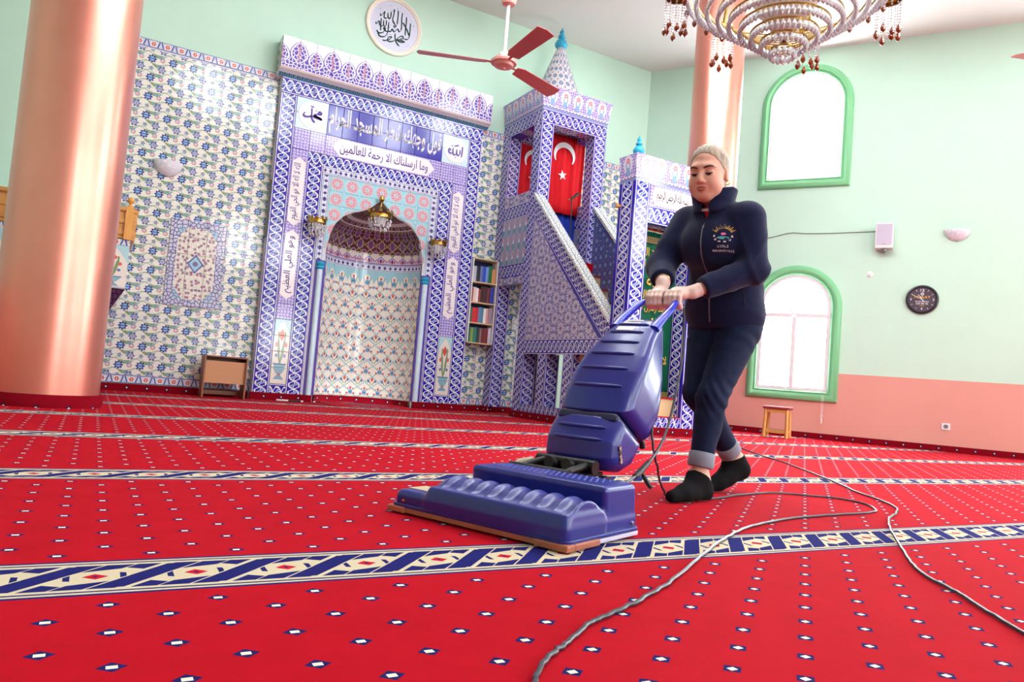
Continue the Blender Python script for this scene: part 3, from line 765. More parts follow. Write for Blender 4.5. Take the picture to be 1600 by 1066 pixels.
# ------------------------------------------------------------------ mihrab
XC = 3.135; YM = 9.45
mih = thing('prayer_niche', 'tall blue and white tiled prayer niche with calligraphy bands and palmette crest', 'prayer niche', (XC, YM, 0))
mo = Vector((XC, YM, 0)); G = 0.2025
def arch_hw(z):
    P = [(1.97, 0.665), (2.10, 0.655), (2.22, 0.625), (2.33, 0.575), (2.43, 0.49), (2.50, 0.38), (2.545, 0.25), (2.585, 0.165), (2.64, 0.10), (2.70, 0.035), (2.735, 0.0)]
    if z <= P[0][0]: return NICHE_HW
    for (z0, w0), (z1, w1) in zip(P, P[1:]):
        if z <= z1: return w0 + (w1-w0)*(z-z0)/(z1-z0)
    return 0.0
def arch_z(x):
    x = abs(x)
    if x >= NICHE_HW: return 0.0
    lo, hi = 1.97, 2.735
    for _ in range(30):
        m = (lo+hi)/2
        if arch_hw(m) > x: lo = m
        else: hi = m
    return lo
HWM = 7*G
# backing body around the opening
mb = MB()
for sx in (-1, 1):
    a, b = sorted((sx*NICHE_HW, sx*HWM)); mb.box(XC+a, XC+b, YM, 9.6, 0.0, 2.0)
    mb.box(XC+(a if sx > 0 else b)-0.0*sx, XC+(a if sx > 0 else b)+0.004*sx, YM, 9.62, 0.0, 2.0)
mb.box(XC-HWM, XC+HWM, YM, 9.6, 2.74, 4.05)
n = 44; xs_ = [-HWM] + [-NICHE_HW + 2*NICHE_HW*k/n for k in range(n+1)] + [HWM]
for a, b in zip(xs_, xs_[1:]):
    za, zb = max(arch_z(a), 2.0 if abs(a) >= NICHE_HW else 0), max(arch_z(b), 2.0 if abs(b) >= NICHE_HW else 0)
    mb.face([(XC+a, YM, za), (XC+b, YM, zb), (XC+b, YM, 2.74), (XC+a, YM, 2.74)])
    if abs(a) <= NICHE_HW and abs(b) <= NICHE_HW: mb.face([(XC+a, YM, za), (XC+a, 9.62, za), (XC+b, 9.62, zb), (XC+b, YM, zb)])
part(mih, 'body', mb, M['grout'])
# rows and columns of the frame (bottom to top)
def mt(x, z, wd, ht, m, swap=False, u0=0.0, v0=0.0, name='tile'): return tile(mih, XC+x, z, YM, wd, ht, m, swap, u0, v0, name, mo)
ZB = 0.0
rows = [(j*G, (j+1)*G) for j in range(20)]
for sx in (-1, 1):
    for j in range(19):                                         # outer chain
        mt(sx*6.5*G, (j+0.5)*G, G, G, 'chain', False, 0, 0)
    for j in range(15):                                         # inner chain
        mt(sx*4.5*G, (j+0.5)*G, G, G, 'chain', False, 0, 0)
for i in range(14):
    mt((i-6.5)*G, 19.5*G, G, G, 'chain', True, 0, 0)  # top chain
for i in range(-1, 9):
    mt((i-3.5)*G + 0.0, 15.0*G + 0.07, G, 0.14, 'chain', True, 0, 0)
# calligraphy tiers
T1, T0 = 19*G, 17*G
for sx, ar in ((-1, 'm'), (1, 'a')):
    for i in (0, 1):
        for j in (0, 1): mt(sx*(5.5 - i)*G + 0.0, T0 + (j+0.5)*G, G, G, 'sky_tile', False)
    med = MB(); med.lathe([(0.0, 0.004), (0.172, 0.004), (0.176, 0.0)], 36)
    for q in range(len(med.v)): x, y, z = med.v[q]; med.v[q] = (x, -z, y)
    o = link('medallion', med.mesh('medallion', M['plain_white_tile']), mih, (sx*5*G, -0.0125, T0+G)); o['label'] = 'white round medallion with %s written in blue' % ('Allah' if sx > 0 else 'Muhammad')
    if sx < 0:   # mim, ha, mim, dal drawn as in the photograph
        st = [[1.0, (0.80, -0.12), (0.35, -0.06), (0.12, 0.02), (0.45, 0.18), (0.78, 0.22), (0.70, 0.40), (0.50, 0.38), (0.55, 0.24)], [1.0, (0.12, 0.02), (0.55, -0.10), (0.85, -0.22), (0.30, -0.16), (0.02, -0.10)],
              [1.0, (-0.08, 0.62), (-0.06, 0.2), (-0.04, -0.25), (0.12, -0.48), (0.28, -0.60)], [1.1, (0.02, -0.06), (-0.30, -0.20), (-0.62, -0.26), (-0.74, -0.08), (-0.58, 0.12)], [0.6, (-0.20, 0.74), (0.12, 0.70)], [0.4, (0.20, 0.40), (0.42, 0.46)]]
    else:
        st = [[1.0, (0.66, 0.52), (0.66, 0.1), (0.62, -0.52)], [1.0, (0.44, 0.20), (0.42, -0.28), (0.20, -0.40), (0.10, -0.20), (0.10, 0.18)], [1.0, (0.10, -0.20), (-0.05, -0.40), (-0.26, -0.36), (-0.30, 0.24)],
              [1.0, (-0.30, -0.2), (-0.44, -0.34), (-0.68, -0.30), (-0.74, -0.02), (-0.62, 0.08), (-0.52, -0.16)], [0.5, (-0.12, 0.44), (0.30, 0.62)], [0.45, (-0.3, 0.36), (0.3, 0.5)], [0.5, (-0.02, -0.62), (0.06, -0.66)], [0.4, (-0.5, 0.45), (-0.36, 0.3)]]
    link('lettering', strokes_mesh('lettering', st, M['ink_blue'] if sx > 0 else M['ink_purple'], 0.15, 0.15, 0.030), o, (0, -0.005, 0))
for i in range(8):
    for j in (0, 1): mt((i-3.5)*G, T0 + (j+0.5)*G, G, G, 'blue_tile')
link('lettering', text_mesh('lettering', arabic('فول وجهك شطر المسجد الحرام'), 7.8*G, 1.85*G, M['ink_white'], bold=0.03), mih, (0, -0.0128, T0+G))
# second tier: lilac girih with a white cartouche
zt = 15*G + 0.14; ht = T0 - zt
for i in range(12):
    mt((i-5.5)*G, zt + ht/2, G, ht, 'geo', False, (i % 3)*G)
mb = MB(); hw, hh = 3.05*G, ht*0.42
mb.prism([(-hw-0.10, 0), (-hw, -hh), (hw, -hh), (hw+0.10, 0), (hw, hh), (-hw, hh)], 'y', -0.0150, -0.0122)
o = part(mih, 'cartouche', mb, M['plain_white_tile'], world=False); o.location = (0, 0, zt+ht/2)
link('lettering', text_mesh('lettering', arabic('وما ارسلناك الا رحمة للعالمين'), 2*hw, hh*1.5, M['ink_purple'], bold=0.006), o, (0, -0.0152, 0))
# side strips: writing columns above tulip vases
for sx in (-1, 1):
    x = sx*5.5*G
    for j in range(16):
        z0, z1 = j*G, min((j+1)*G, zt)
        if j == 15: z1 = zt
        if j == 0: m, v0 = 'chain', 0.0
        elif j <= 4: m = 'tulip'
        elif j == 5: m = 'geo'
        else: m = 'geo'
        if j == 0: mt(x, 0.5*G, G, G, 'chain', True, 0, 0)
        else: mt(x, (z0+z1)/2, G, z1-z0, m, False, 0, (j-1+0.5)*G*0.82 - 0.0 if m == 'tulip' else j*G)
    for k, (za, zb, tx) in enumerate(((6.25*G, 10.6*G, 'وهو العلي العظيم'), (10.85*G, 15.2*G, 'الله لا اله الا هو الحي القيوم'))):
        mb = MB(); h2 = (zb-za)/2; mb.prism([(-0.082, -h2+0.06), (0, -h2), (0.082, -h2+0.06), (0.082, h2-0.06), (0, h2), (-0.082, h2-0.06)], 'y', -0.0150, -0.0122)
        o = part(mih, 'cartouche', mb, M['plain_white_tile'], world=False); o.location = (x, 0, (za+zb)/2)
        l = link('lettering', text_mesh('lettering', arabic(tx), 2*h2-0.16, 0.13, M['ink_purple'], bold=0.006), o, (0, -0.0152, 0), (0, -PI/2, 0))
# pale border and coral star field over the arch
zc0 = 15*G; bw = 0.11
for sx in (-1, 1):
    for j in range(7):
        z = 1.82 + (j+0.5)*(zc0-bw-1.82)/7; mt(sx*(4*G-bw/2), z, bw, (zc0-bw-1.82)/7, 'teal_border', True, 0, 0, 'border_tile')
for i in range(8): mt((i-3.5)*G, zc0-bw/2, G, bw, 'teal_border', False, 0, 0, 'border_tile')
xi = 4*G-bw
for i in range(8):
    a, b = -xi + 2*xi*i/8, -xi + 2*xi*(i+1)/8
    for j in range(5):
        z0, z1 = 1.99 + (zc0-bw-1.99)*j/5, 1.99 + (zc0-bw-1.99)*(j+1)/5
        mb = MB(); hit = False; K = 8
        for k in range(K):
            xa, xb = a+0.0016+(b-a-0.0032)*k/K, a+0.0016+(b-a-0.0032)*(k+1)/K
            za, zb = max(z0, arch_z(xa)+0.012 if abs(xa) < NICHE_HW else z0), max(z0, arch_z(xb)+0.012 if abs(xb) < NICHE_HW else z0)
            if za < z1-0.004 and zb < z1-0.004:
                hit = True; mb.face([(xa, -0.012, za), (xb, -0.012, zb), (xb, -0.012, z1-0.0032), (xa, -0.012, z1-0.0032)]); mb.face([(xa, -0.012, za), (xa, 0, za), (xb, 0, zb), (xb, -0.012, zb)])
        if hit: part(mih, 'tile', mb, M['star'], world=False)
# engaged corner shafts with turquoise capitals
for sx in (-1, 1):
    x = sx*(NICHE_HW+0.062)
    mb = MB(); mb.lathe([(0.038, 0.0), (0.038, 1.72)], 20, (x, -0.012, 0.0)); part(mih, 'corner_shaft', mb, M['sky_tile'], smooth=60, world=False)
    mb = MB(); mb.lathe([(0.040, 0), (0.058, 0.02), (0.046, 0.04), (0.062, 0.075), (0.040, 0.10)], 20, (x, -0.012, 1.70)); part(mih, 'capital', mb, M['turq'], smooth=40, world=False, label='turquoise glazed capital')
    mb = MB(); mb.box(x-0.062, x+0.072, -0.010, 0.0, 0.09, 1.82); part(mih, 'jamb', mb, M['ink_purple'], world=False)
# niche: curved tiles
ND = 0.52
def npt(th, z, r=1.0):
    h = arch_hw(z); return (-h*r*math.cos(th), 0.012 + 0.64/0.52*ND*(h/NICHE_HW)*r*math.sin(th), z)
K = 10
def curved(name, t0, t1, z0, z1, m, v0, parent, nz=1, off=0.0):
    mb = MB(); n = 4
    for a in range(n):
        ta, tb = t0+(t1-t0)*a/n, t0+(t1-t0)*(a+1)/n
        for b in range(nz):
            za, zb = z0+(z1-z0)*b/nz, z0+(z1-z0)*(b+1)/nz
            q = [npt(ta, za, 1-off), npt(tb, za, 1-off), npt(tb, zb, 1-off), npt(ta, zb, 1-off)]
            R = 0.6
            mb.face(q, [(ta*R, v0+(za-z0)), (tb*R, v0+(za-z0)), (tb*R, v0+(zb-z0)), (ta*R, v0+(zb-z0))])
    return mb
mb = MB()
for k in range(32):
    ta, tb = PI*k/32, PI*(k+1)/32
    zz = [0.0, 1.97] + [1.97+0.765*q/14 for q in range(1, 15)]
    for za, zb in zip(zz, zz[1:]): mb.face([npt(ta, za, 1.012), npt(tb, za, 1.012), npt(tb, zb, 1.012), npt(ta, zb, 1.012)])
part(mih, 'niche_shell', mb, M['grout'], smooth=60, world=False)
dt = PI/K
for k in range(K):
    g = 0.0022
    for j in range(8):
        z0 = j*0.206; z1 = z0+0.206
        me = curved('tile', k*dt+g, (k+1)*dt-g, z0+0.0012, z1-0.0012, 'niche', j*0.206, mih)
        part(mih, 'tile', me, M['niche'], smooth=True, world=False)
    part(mih, 'tile', curved('tile', k*dt+g, (k+1)*dt-g, 1.650, 1.876, 'arcade', 0.0, mih), M['arcade'], smooth=True, world=False)
    part(mih, 'border_tile', curved('b', k*dt+g, (k+1)*dt-g, 1.878, 1.968, 'teal_border', -0.045, mih), M['teal_border'], smooth=True, world=False)
    part(mih, 'tile', curved('tile', k*dt+g, (k+1)*dt-g, 1.970, 2.115, 'coral_arc', 0.0, mih, 3), M['coral_arc'], smooth=True, world=False)
    part(mih, 'tile', curved('tile', k*dt+g, (k+1)*dt-g, 2.117, 2.36, 'lotus', 0.15, mih, 5), M['lotus'], smooth=True, world=False)
    part(mih, 'tile', curved('tile', k*dt+g, (k+1)*dt-g, 2.362, 2.735, 'lotus', 0.395, mih, 12), M['lotus'], smooth=True, world=False)
# crest: flared zigzag frieze below palmette panels
CY = 9.33; cw = 1.477
mb = MB()
pr_ = [(YM, 4.05), (CY, 4.115), (CY, 4.13), (9.60, 4.13), (9.60, 4.05)]
mb.prism(pr_, 'x', XC-cw, XC+cw); part(mih, 'frieze_core', mb, M['grout'])
for i in range(14):
    a, b = XC-cw+2*cw*i/14+0.0015, XC-cw+2*cw*(i+1)/14-0.0015; mb = MB()
    mb.face([(a, YM-0.004, 4.046), (b, YM-0.004, 4.046), (b, CY-0.004, 4.125), (a, CY-0.004, 4.125)], [(a-XC, 0), (b-XC, 0), (b-XC, 0.075), (a-XC, 0.075)])
    mb.face([(a, CY-0.004, 4.125), (b, CY-0.004, 4.125), (b, CY, 4.131), (a, CY, 4.131)], [(0, 0.07)]*4)
    part(mih, 'frieze_tile', mb, M['zig'])
mb = MB(); mb.box(XC-cw, XC+cw, CY+0.002, 9.6, 4.13, 4.525); part(mih, 'crest_core', mb, M['floral'])
for i in range(14):
    link('crest_tile', tile_mesh(2*cw/14, 0.395, 'crest', False, (i-6.5)*0.211, 0.1975), mih, (-cw+2*cw*(i+0.5)/14, CY-YM+0.002, 4.13+0.1975))
# red carpet skirting and the little prayer rug in the niche
for a, b in ((XC-HWM-0.02, XC-NICHE_HW-0.02), (XC+NICHE_HW+0.02, XC+HWM+0.02)):
    mb = MB(); mb.box(a, b, YM-0.05, YM-0.012, 0, 0.09); part(mih, 'carpet_skirting', mb, M['skirt'])
mb = MB(); K2 = 24
for k in range(K2):
    ta, tb = PI*k/K2, PI*(k+1)/K2
    mb.face([npt(ta, 0.0, 0.965), npt(tb, 0.0, 0.965), (*npt(tb, 0, 0.965)[:2], 0.085), (*npt(ta, 0, 0.965)[:2], 0.085)], [(ta*0.6, -0.042), (tb*0.6, -0.042), (tb*0.6, 0.042), (ta*0.6, 0.042)])
    mb.face([(*npt(ta, 0, 0.965)[:2], 0.085), (*npt(tb, 0, 0.965)[:2], 0.085), (*npt(tb, 0, 0.997)[:2], 0.085), (*npt(ta, 0, 0.997)[:2], 0.085)])
part(mih, 'carpet_skirting', mb, M['skirt'], world=False, smooth=True)
def c_prayer():
    u, v = uvs(); e = mx(ab(u)*(1/0.55), ab(v)*(1/0.34)); c = mixc(lt(voro(22.0, vec(u, v), 0.9), 0.1), srgb(150, 30, 40), srgb(190, 120, 110)); c = mixc(lt(ell(u, v, 0.3, 0.2), 0.5), c, srgb(178, 24, 40)); return mixc(AND(ell(u, v, 0.32, 0.22), gt(voro(30.0, vec(u, v), 0.8), 0.12)), c, srgb(120, 90, 120))
M['prayer'] = mat('patterned_prayer_rug', c_prayer, rough=0.95, spec=0.1)
mb = MB(); mb.box(-0.58, 0.58, -0.55, 0.35, 0.0, 0.012)
rug = tag(link('prayer_rug', mb.mesh('prayer_rug', M['prayer'], bevel=0.004), None, (XC, YM-0.02, 0.001)), 'small patterned red prayer rug lying at the foot of the niche', 'rug')
# brass crown lamps: two on the frame, one hanging in the niche
def drop_mesh(name, r, h, m, n=8):
    mb = MB(); mb.lathe([(0.0, -h), (r*0.75, -h*0.78), (r, -h*0.55), (r*0.55, -h*0.25), (0.0, 0.0)], n); return mb.mesh(name, m, smooth=30)
def crown_lamp(x, y, z, r, label, hang):
    t = thing('crown_lamp', label, 'lamp', (x, y, z), 0, 'brass crown lamps of the prayer niche')
    mb = MB(); mb.lathe([(r*0.96, -0.055), (r, -0.05), (r*0.97, -0.02), (r*1.02, 0.0), (r*0.9, 0.0), (r*0.9, -0.05), (r*0.96, -0.055)], 32); part(t, 'crown_band', mb, M['brass'], smooth=40, world=False)
    for k in range(10):
        a = 2*PI*k/10; mb = MB(); mb.lathe([(0.0, 0.0), (r*0.24, r*0.14), (r*0.26, r*0.30), (0.0, r*0.52)], 8)
        o = part(t, 'crown_point', mb, M['brass'], smooth=40, world=False); o.location = (r*math.cos(a), r*math.sin(a), -0.012); o.scale = (0.55, 0.55, 1)
    bead = None
    for tier, (rr, zz, n) in enumerate(((0.96, -0.06, 16), (0.90, -0.105, 15), (0.80, -0.145, 13), (0.6, -0.178, 9))):
        for k in range(n):
            a = 2*PI*(k+0.5*tier)/n
            if bead is None: bead = drop_mesh('crystal_drop', 0.011, 0.046, M['crystal'], 6)
            link('crystal_drop', bead, t, (rr*r*math.cos(a), rr*r*math.sin(a), zz))
    mb = MB()
    if hang:
        mb.tube([(0, 0, 0.0), (0, 0, 0.16)], 0.006, 6); mb.lathe([(0.0, 0.16), (0.03, 0.18), (0.038, 0.205), (0.03, 0.235), (0.0, 0.25)], 12)
        for k in range(3):
            a = 2*PI*k/3; mb.tube([(r*math.cos(a), r*math.sin(a), 0), (0, 0, 0.14)], 0.004, 5)
    else:
        mb.tube([(0, 0, -0.02), (0, 0.06, 0.0), (0, 0.5*r + 0.06, 0.0)], 0.009, 6); mb.tube([(-r, 0, -0.02), (r, 0, -0.02)], 0.005, 6)
    part(t, 'hanger' if hang else 'wall_arm', mb, M['brass'], smooth=40, world=False)
    mb = MB(); mb.lathe([(0.0, -0.17), (r*0.45, -0.14), (r*0.6, -0.06), (r*0.5, -0.02)], 12); part(t, 'glass_cup', mb, M['crystal'], smooth=True, world=False)
crown_lamp(2.29, 9.32, 2.31, 0.112, 'brass crown lamp with crystals fixed left of the niche arch', False)
crown_lamp(3.965, 9.32, 2.30, 0.112, 'brass crown lamp with crystals fixed right of the niche arch', False)
crown_lamp(3.115, 9.36, 2.53, 0.155, 'brass crown lamp with crystals hanging before the peak of the niche', True)
# ------------------------------------------------------------------ minbar: kiosk, stair and portal
X0, X1 = 4.97, 6.05; XA = X0+0.2; XB = X1-0.2
mnb = thing('pulpit', 'tall tiled pulpit with a spire-topped kiosk, stairs and a portal with green curtain', 'pulpit', (5.51, 7.6, 0))
def mbox(name, x0, x1, y0, y1, z0, z1, m, swap=False, label=None, bevel=0.0):
    mb = MB(); mb.box(x0, x1, y0, y1, z0, z1, 0, swap); return part(mnb, name, mb, M[m], bevel=bevel, label=label)
for x0 in (X0, XB):
    for y0 in (8.50, 9.38): mbox('post', x0, x0+0.2, y0, y0+0.2, 0.09, 4.02, 'chain_thin')
mbox('beam', X0, X1, 8.50, 8.70, 4.02, 4.21, 'chain_thin', True); mbox('beam', X0, X1, 9.38, 9.58, 4.02, 4.21, 'chain_thin', True)
mbox('beam', X0, XA, 8.70, 9.38, 4.02, 4.21, 'chain_thin', True); mbox('beam', XB, X1, 8.70, 9.38, 4.02, 4.21, 'chain_thin', True)
def cornice(x0, x1, y0, y1, z0, z1, fl):
    B = [(x0, y0), (x1, y0), (x1, y1), (x0, y1)]; T = [(x0-fl, y0-fl), (x1+fl, y0-fl), (x1+fl, min(y1+fl, 9.59)), (x0-fl, min(y1+fl, 9.59))]
    for k in range(4):
        k2 = (k+1) % 4; L = math.dist(B[k], B[k2]); mb = MB()
        q = [(*B[k], z0), (*B[k2], z0), (*T[k2], z1), (*T[k], z1)]
        mb.face(q, [(-L/2, 0), (L/2, 0), (L/2+fl, z1-z0), (-L/2-fl, z1-z0)])
        part(mnb, 'frieze_panel', mb, M['vase'])
    mb = MB(); mb.face([(*p, z1) for p in T]); mb.face([(*p, z0+0.001) for p in reversed(B)]); part(mnb, 'cornice_top', mb, M['grout'])
cornice(X0, X1, 8.50, 9.58, 4.21, 4.53, 0.045)
# spire
cx, cy = 5.51, 9.05
mb = MB(); R0 = 0.36
mb.lathe([(R0+0.02, 4.53), (R0+0.02, 4.57), (R0, 4.58), (0.055, 5.40)], 32, (cx, cy, 0)); part(mnb, 'spire', mb, M['spire'], smooth=40)
def finial(x, y, z, s):
    mb = MB(); mb.lathe([(0.05*s, 0), (0.085*s, 0.03*s), (0.095*s, 0.07*s), (0.07*s, 0.12*s), (0.035*s, 0.15*s), (0.055*s, 0.17*s), (0.05*s, 0.20*s), (0.025*s, 0.22*s), (0.035*s, 0.245*s), (0.03*s, 0.27*s), (0.012*s, 0.29*s), (0.0, 0.335*s)], 20, (x, y, z))
    part(mnb, 'finial', mb, M['turq'], smooth=50, label='turquoise glazed finial')
finial(cx, cy, 5.385, 1.0)
# kiosk side panels (both sides)
for (x0, x1) in ((X0+0.004, X0+0.09), (X1-0.09, X1-0.004)):
    mbox('lattice_panel', x0, x1, 8.70, 9.38, 2.95, 3.10, 'rosette'); mbox('band', x0, x1, 8.70, 9.38, 2.77, 2.95, 'chain_thin', True)
    mbox('bloom_panel', x0, x1, 8.70, 9.38, 2.10, 2.77, 'bloom'); mbox('band', x0, x1, 8.70, 9.38, 1.93, 2.10, 'chain_thin', True)
    mbox('lattice_panel', x0, x1, 8.70, 9.38, 1.83, 1.93, 'rosette')
mbox('platform', XA-0.1, XB+0.1, 8.45, 9.56, 2.08, 2.20, 'red')
# stair flanks
LINE = lambda y: 1.20 + (y-6.65)*(2.97-1.20)/(8.5-6.65)
def flank(x0, x1, outer):
    mb = MB(); mb.prism([(8.5, 1.04), (8.5, 2.69), (6.85, 1.04)][::-1], 'x', x0, x1); part(mnb, 'rosette_panel', mb, M[outer])
    L = math.hypot(1.85, 1.77); e = Vector((0, 1.85/L, 1.77/L)); nn = Vector((0, -e.z, e.y)); mb = MB()
    P = [(8.5, 2.69), (8.5, 2.97), (6.65, 1.20), (6.65, 1.04), (6.85, 1.04)]
    c0 = Vector((0, 7.65, 2.0))
    def uvp(p): q = Vector((0, p[0], p[1]))-c0; return (q.dot(nn)-0.012, q.dot(e))
    for x, rv in ((x0, False), (x1, True)):
        q = P[::-1] if rv else P
        mb.face([(x, *p) for p in q], [uvp(p) for p in q])
    for a, b in zip(P, P[1:]+P[:1]): mb.face([(x0, *a), (x0, *b), (x1, *b), (x1, *a)], [(0, 0)]*4)
    part(mnb, 'slanted_band', mb, M['chain_thin'] if outer == 'rosette' else M['spark'])
    # coping in separate slabs
    n = 9
    for k in range(n):
        ya, yb = 6.66+1.86*k/n+0.002, 6.66+1.86*(k+1)/n-0.002; mb = MB()
        q = [(ya, LINE(ya)), (yb, LINE(yb)), (yb, LINE(yb)+0.05), (ya, LINE(ya)+0.05)]
        mb.prism(q[::-1], 'x', x0-0.03, x1+0.03); part(mnb, 'coping', mb, M['coping'])
    mbox('band', x0, x1, 6.65, 8.50, 0.85, 1.04, 'chain_thin' if outer == 'rosette' else 'spark', True)
    mbox('base_beam', min(x0, x1-0.2) if x0 > 5.5 else x0, x1 if x0 > 5.5 else x0+0.2, 6.65, 8.50, 0.09, 0.19, 'chain_thin', True)
    for yc in (8.03, 7.44, 6.85):
        xa = x0 if x0 < 5.5 else x1-0.2; mbox('pillar', xa, xa+0.2, yc-0.1, yc+0.1, 0.19, 0.85, 'chain_thin')
flank(X0, X0+0.1, 'rosette'); flank(X1-0.1, X1, 'spark')
# steps
NS = 9
for k in range(NS):
    y0 = 6.66 + (8.45-6.66)*k/NS; z1 = 0.41 + (2.20-0.41)*k/NS; z0 = z1-0.22
    mbox('step', X0+0.1, X1-0.1, y0, y0+0.24, max(z0, 0.86) if False else z0, z1-0.012, 'beige')
    mbox('step_carpet', X0+0.1, X1-0.1, y0-0.015, y0+0.22, z1-0.012, z1, 'red')
# portal
YP0, YP1 = 6.37, 6.65
for x0, x1 in ((X0, 5.18), (5.84, X1)): mbox('jamb', x0, x1, YP0, YP1, 0.09, 2.78, 'chain')
mbox('lintel_band', 5.18, 5.84, YP0, YP1, 2.34, 2.54, 'chain', True); mbox('inscription_panel', 5.18, 5.84, YP0, YP1, 2.54, 2.78, 'geo')
mb = MB(); mb.prism([(5.225, 2.60), (5.26, 2.555), (5.76, 2.555), (5.795, 2.60), (5.795, 2.71), (5.76, 2.76), (5.26, 2.76), (5.225, 2.71)], 'y', YP0-0.004, YP0); o = part(mnb, 'inscription_plaque', mb, M['plain_white_tile'])
link('lettering', text_mesh('lettering', arabic('بسم الله الرحمن الرحيم'), 0.47, 0.15, M['ink_black'], bold=0.006), o, (5.51-5.51, YP0-7.6-0.0045, 2.657))
mbox('threshold', 5.18, 5.84, YP0, YP1, 0.09, 0.20, 'chain', True); mbox('first_step', 5.18, 5.84, 6.48, 6.66, 0.2, 0.41, 'beige'); mbox('step_carpet', 5.18, 5.84, 6.465, 6.66, 0.41, 0.425, 'red'); mbox('step_carpet', 5.18, 5.84, YP0, 6.48, 0.20, 0.21, 'red')
cornice(X0, X1, YP0, YP1, 2.78, 3.08, 0.02)
finial(5.02, 6.42, 3.08, 0.68); finial(6.0, 6.42, 3.08, 0.68)
mb = MB(); mb.lathe([(0.012, 0), (0.012, 0.03), (0.028, 0.045), (0.028, 0.065), (0.0, 0.085)], 14)
for q in range(len(mb.v)): x, y, z = mb.v[q]; mb.v[q] = (-z, x, y)
o = part(mnb, 'peg', mb, M['pine'], smooth=40, world=False, label='turned wooden peg'); o.location = (X0-5.51, 6.60-7.6, 2.52)
for (x0, x1, y0, y1) in ((X0-0.03, X0, 6.35, 8.72), (X0-0.03, X0, 9.36, 9.57), (X0-0.03, X1+0.03, 6.34, 6.37)):
    mb = MB(); mb.box(x0, x1, y0, y1, 0, 0.09); part(mnb, 'carpet_skirting', mb, M['skirt'])
mbox('carpet_skirting', X1, X1+0.03, 6.37, 9.57, 0, 0.09, 'skirt')
mb = MB(); mb.box(X0, X1, 6.37, 6.65, 0, 0.09); part(mnb, 'plinth', mb, M['grout'])
for x in (X0, X1-0.2): mbox('plinth', x, x+0.2, 6.65, 8.7, 0, 0.09, 'grout')
# light switches in the passage under the kiosk
sw = thing('light_switch', 'pair of white light switches on the wall in the pulpit passage', 'switch', (5.40, 9.586, 1.33))
for z in (0.045, -0.045):
    mb = MB(); mb.box(-0.042, 0.042, -0.014, 0, z-0.042, z+0.042); o = part(sw, 'switch_plate', mb, M['white'], bevel=0.004, world=False)
    mb = MB(); mb.box(-0.022, 0.022, -0.020, -0.014, z-0.024, z+0.024); part(o, 'rocker', mb, M['white'], bevel=0.003, world=False)
# cloths
def cloth(name, x0, x1, z0, z1, m, amp, wl, ph=0.0, nx=48, nz=10, parent=None, label=None, drift=0.0):
    mb = MB()
    def P(i, k):
        u = i/nx; v = k/nz; x = x0+(x1-x0)*u
        return (x + 0.01*math.sin(5*v+u*3)*(1-v), amp*(1.2-0.5*v)*math.sin(2*PI*(x/wl)+ph+drift*v) + amp*0.4*math.sin(2*PI*x/wl*2.3+1), z0+(z1-z0)*v)
    for i in range(nx):
        for k in range(nz): q = [P(i, k), P(i+1, k), P(i+1, k+1), P(i, k+1)]; mb.face(q, [(p[0], p[2]) for p in q])
    me = mb.mesh(name, M[m], smooth=True)
    return me
def solid(o, t=0.004):
    md = o.modifiers.new('thickness', 'SOLIDIFY'); md.thickness = t; md.offset = 0
M['flag_red'] = mat('red_flag_cloth', srgb(206, 18, 30), rough=0.75, spec=0.2)
M['flag_white'] = mat('white_flag_cloth', srgb(230, 226, 228), rough=0.75, spec=0.2)
M['blue_cloth'] = mat('blue_curtain_cloth', srgb(36, 62, 170), rough=0.7, spec=0.2)
M['green_cloth'] = mat('dark_green_velvet', lambda: mixc(noise(8.0), srgb(4, 70, 50), srgb(8, 96, 66)), rough=0.7, spec=0.2)
def crescent(cx, cz, r, parent, y):
    n = 40; out = [(cx + r*math.cos(a), cz + r*math.sin(a)) for a in np.linspace(-2.2+PI/2+0.6, 2.2+PI/2-0.6 + 0.0, n)]
    # opening faces downward: outer circle and an inner circle shifted down
    A0 = -0.62; outer = [(cx + r*math.cos(a), cz + r*math.sin(a)) for a in np.linspace(A0, PI-A0, n)]
    ri = r*0.80; dz = -r*0.22; t0 = math.atan2(outer[0][1]-cz-dz, outer[0][0]-cx); inner = [(cx + ri*math.cos(a)*1.0, cz+dz + ri*math.sin(a)) for a in np.linspace(t0, PI-t0, n)]
    mb = MB()
    for k in range(n-1): mb.face([(outer[k][0], y, outer[k][1]), (outer[k+1][0], y, outer[k+1][1]), (inner[k+1][0], y, inner[k+1][1]), (inner[k][0], y, inner[k][1])])
    return mb
def star5(cx, cz, r, y, rot):
    mb = MB(); pts = [(cx + (r if k % 2 == 0 else r*0.39)*math.cos(rot+PI*k/5), y, cz + (r if k % 2 == 0 else r*0.39)*math.sin(rot+PI*k/5)) for k in range(10)]
    for k in range(10): mb.face([(cx, y, cz), pts[k], pts[(k+1) % 10]])
    return mb
def flag(x, y, w_, z0, z1, cz, r, sz, label, cxo=0.0):
    t = thing('flag', label, 'flag', (x, y, z0))
    o = link('cloth', cloth('cloth', -w_/2, w_/2, 0, z1-z0, 'flag_red', 0.012, 0.21), t); solid(o)
    part(t, 'crescent', crescent(cxo, cz-z0, r, t, -0.026), M['flag_white'], world=False); part(t, 'star', star5(cxo-0.01, sz-z0, r*0.42, -0.026, PI/2+0.2), M['flag_white'], world=False)
    return t
flag(5.68, 8.95, 0.64, 2.95, 4.09, 3.80, 0.185, 3.50, 'red flag with white crescent and star hanging in the kiosk front opening', -0.04)
flag(5.34, 9.50, 0.60, 3.22, 4.12, 3.80, 0.16, 3.53, 'red flag with crescent seen through the kiosk side opening', 0.11)
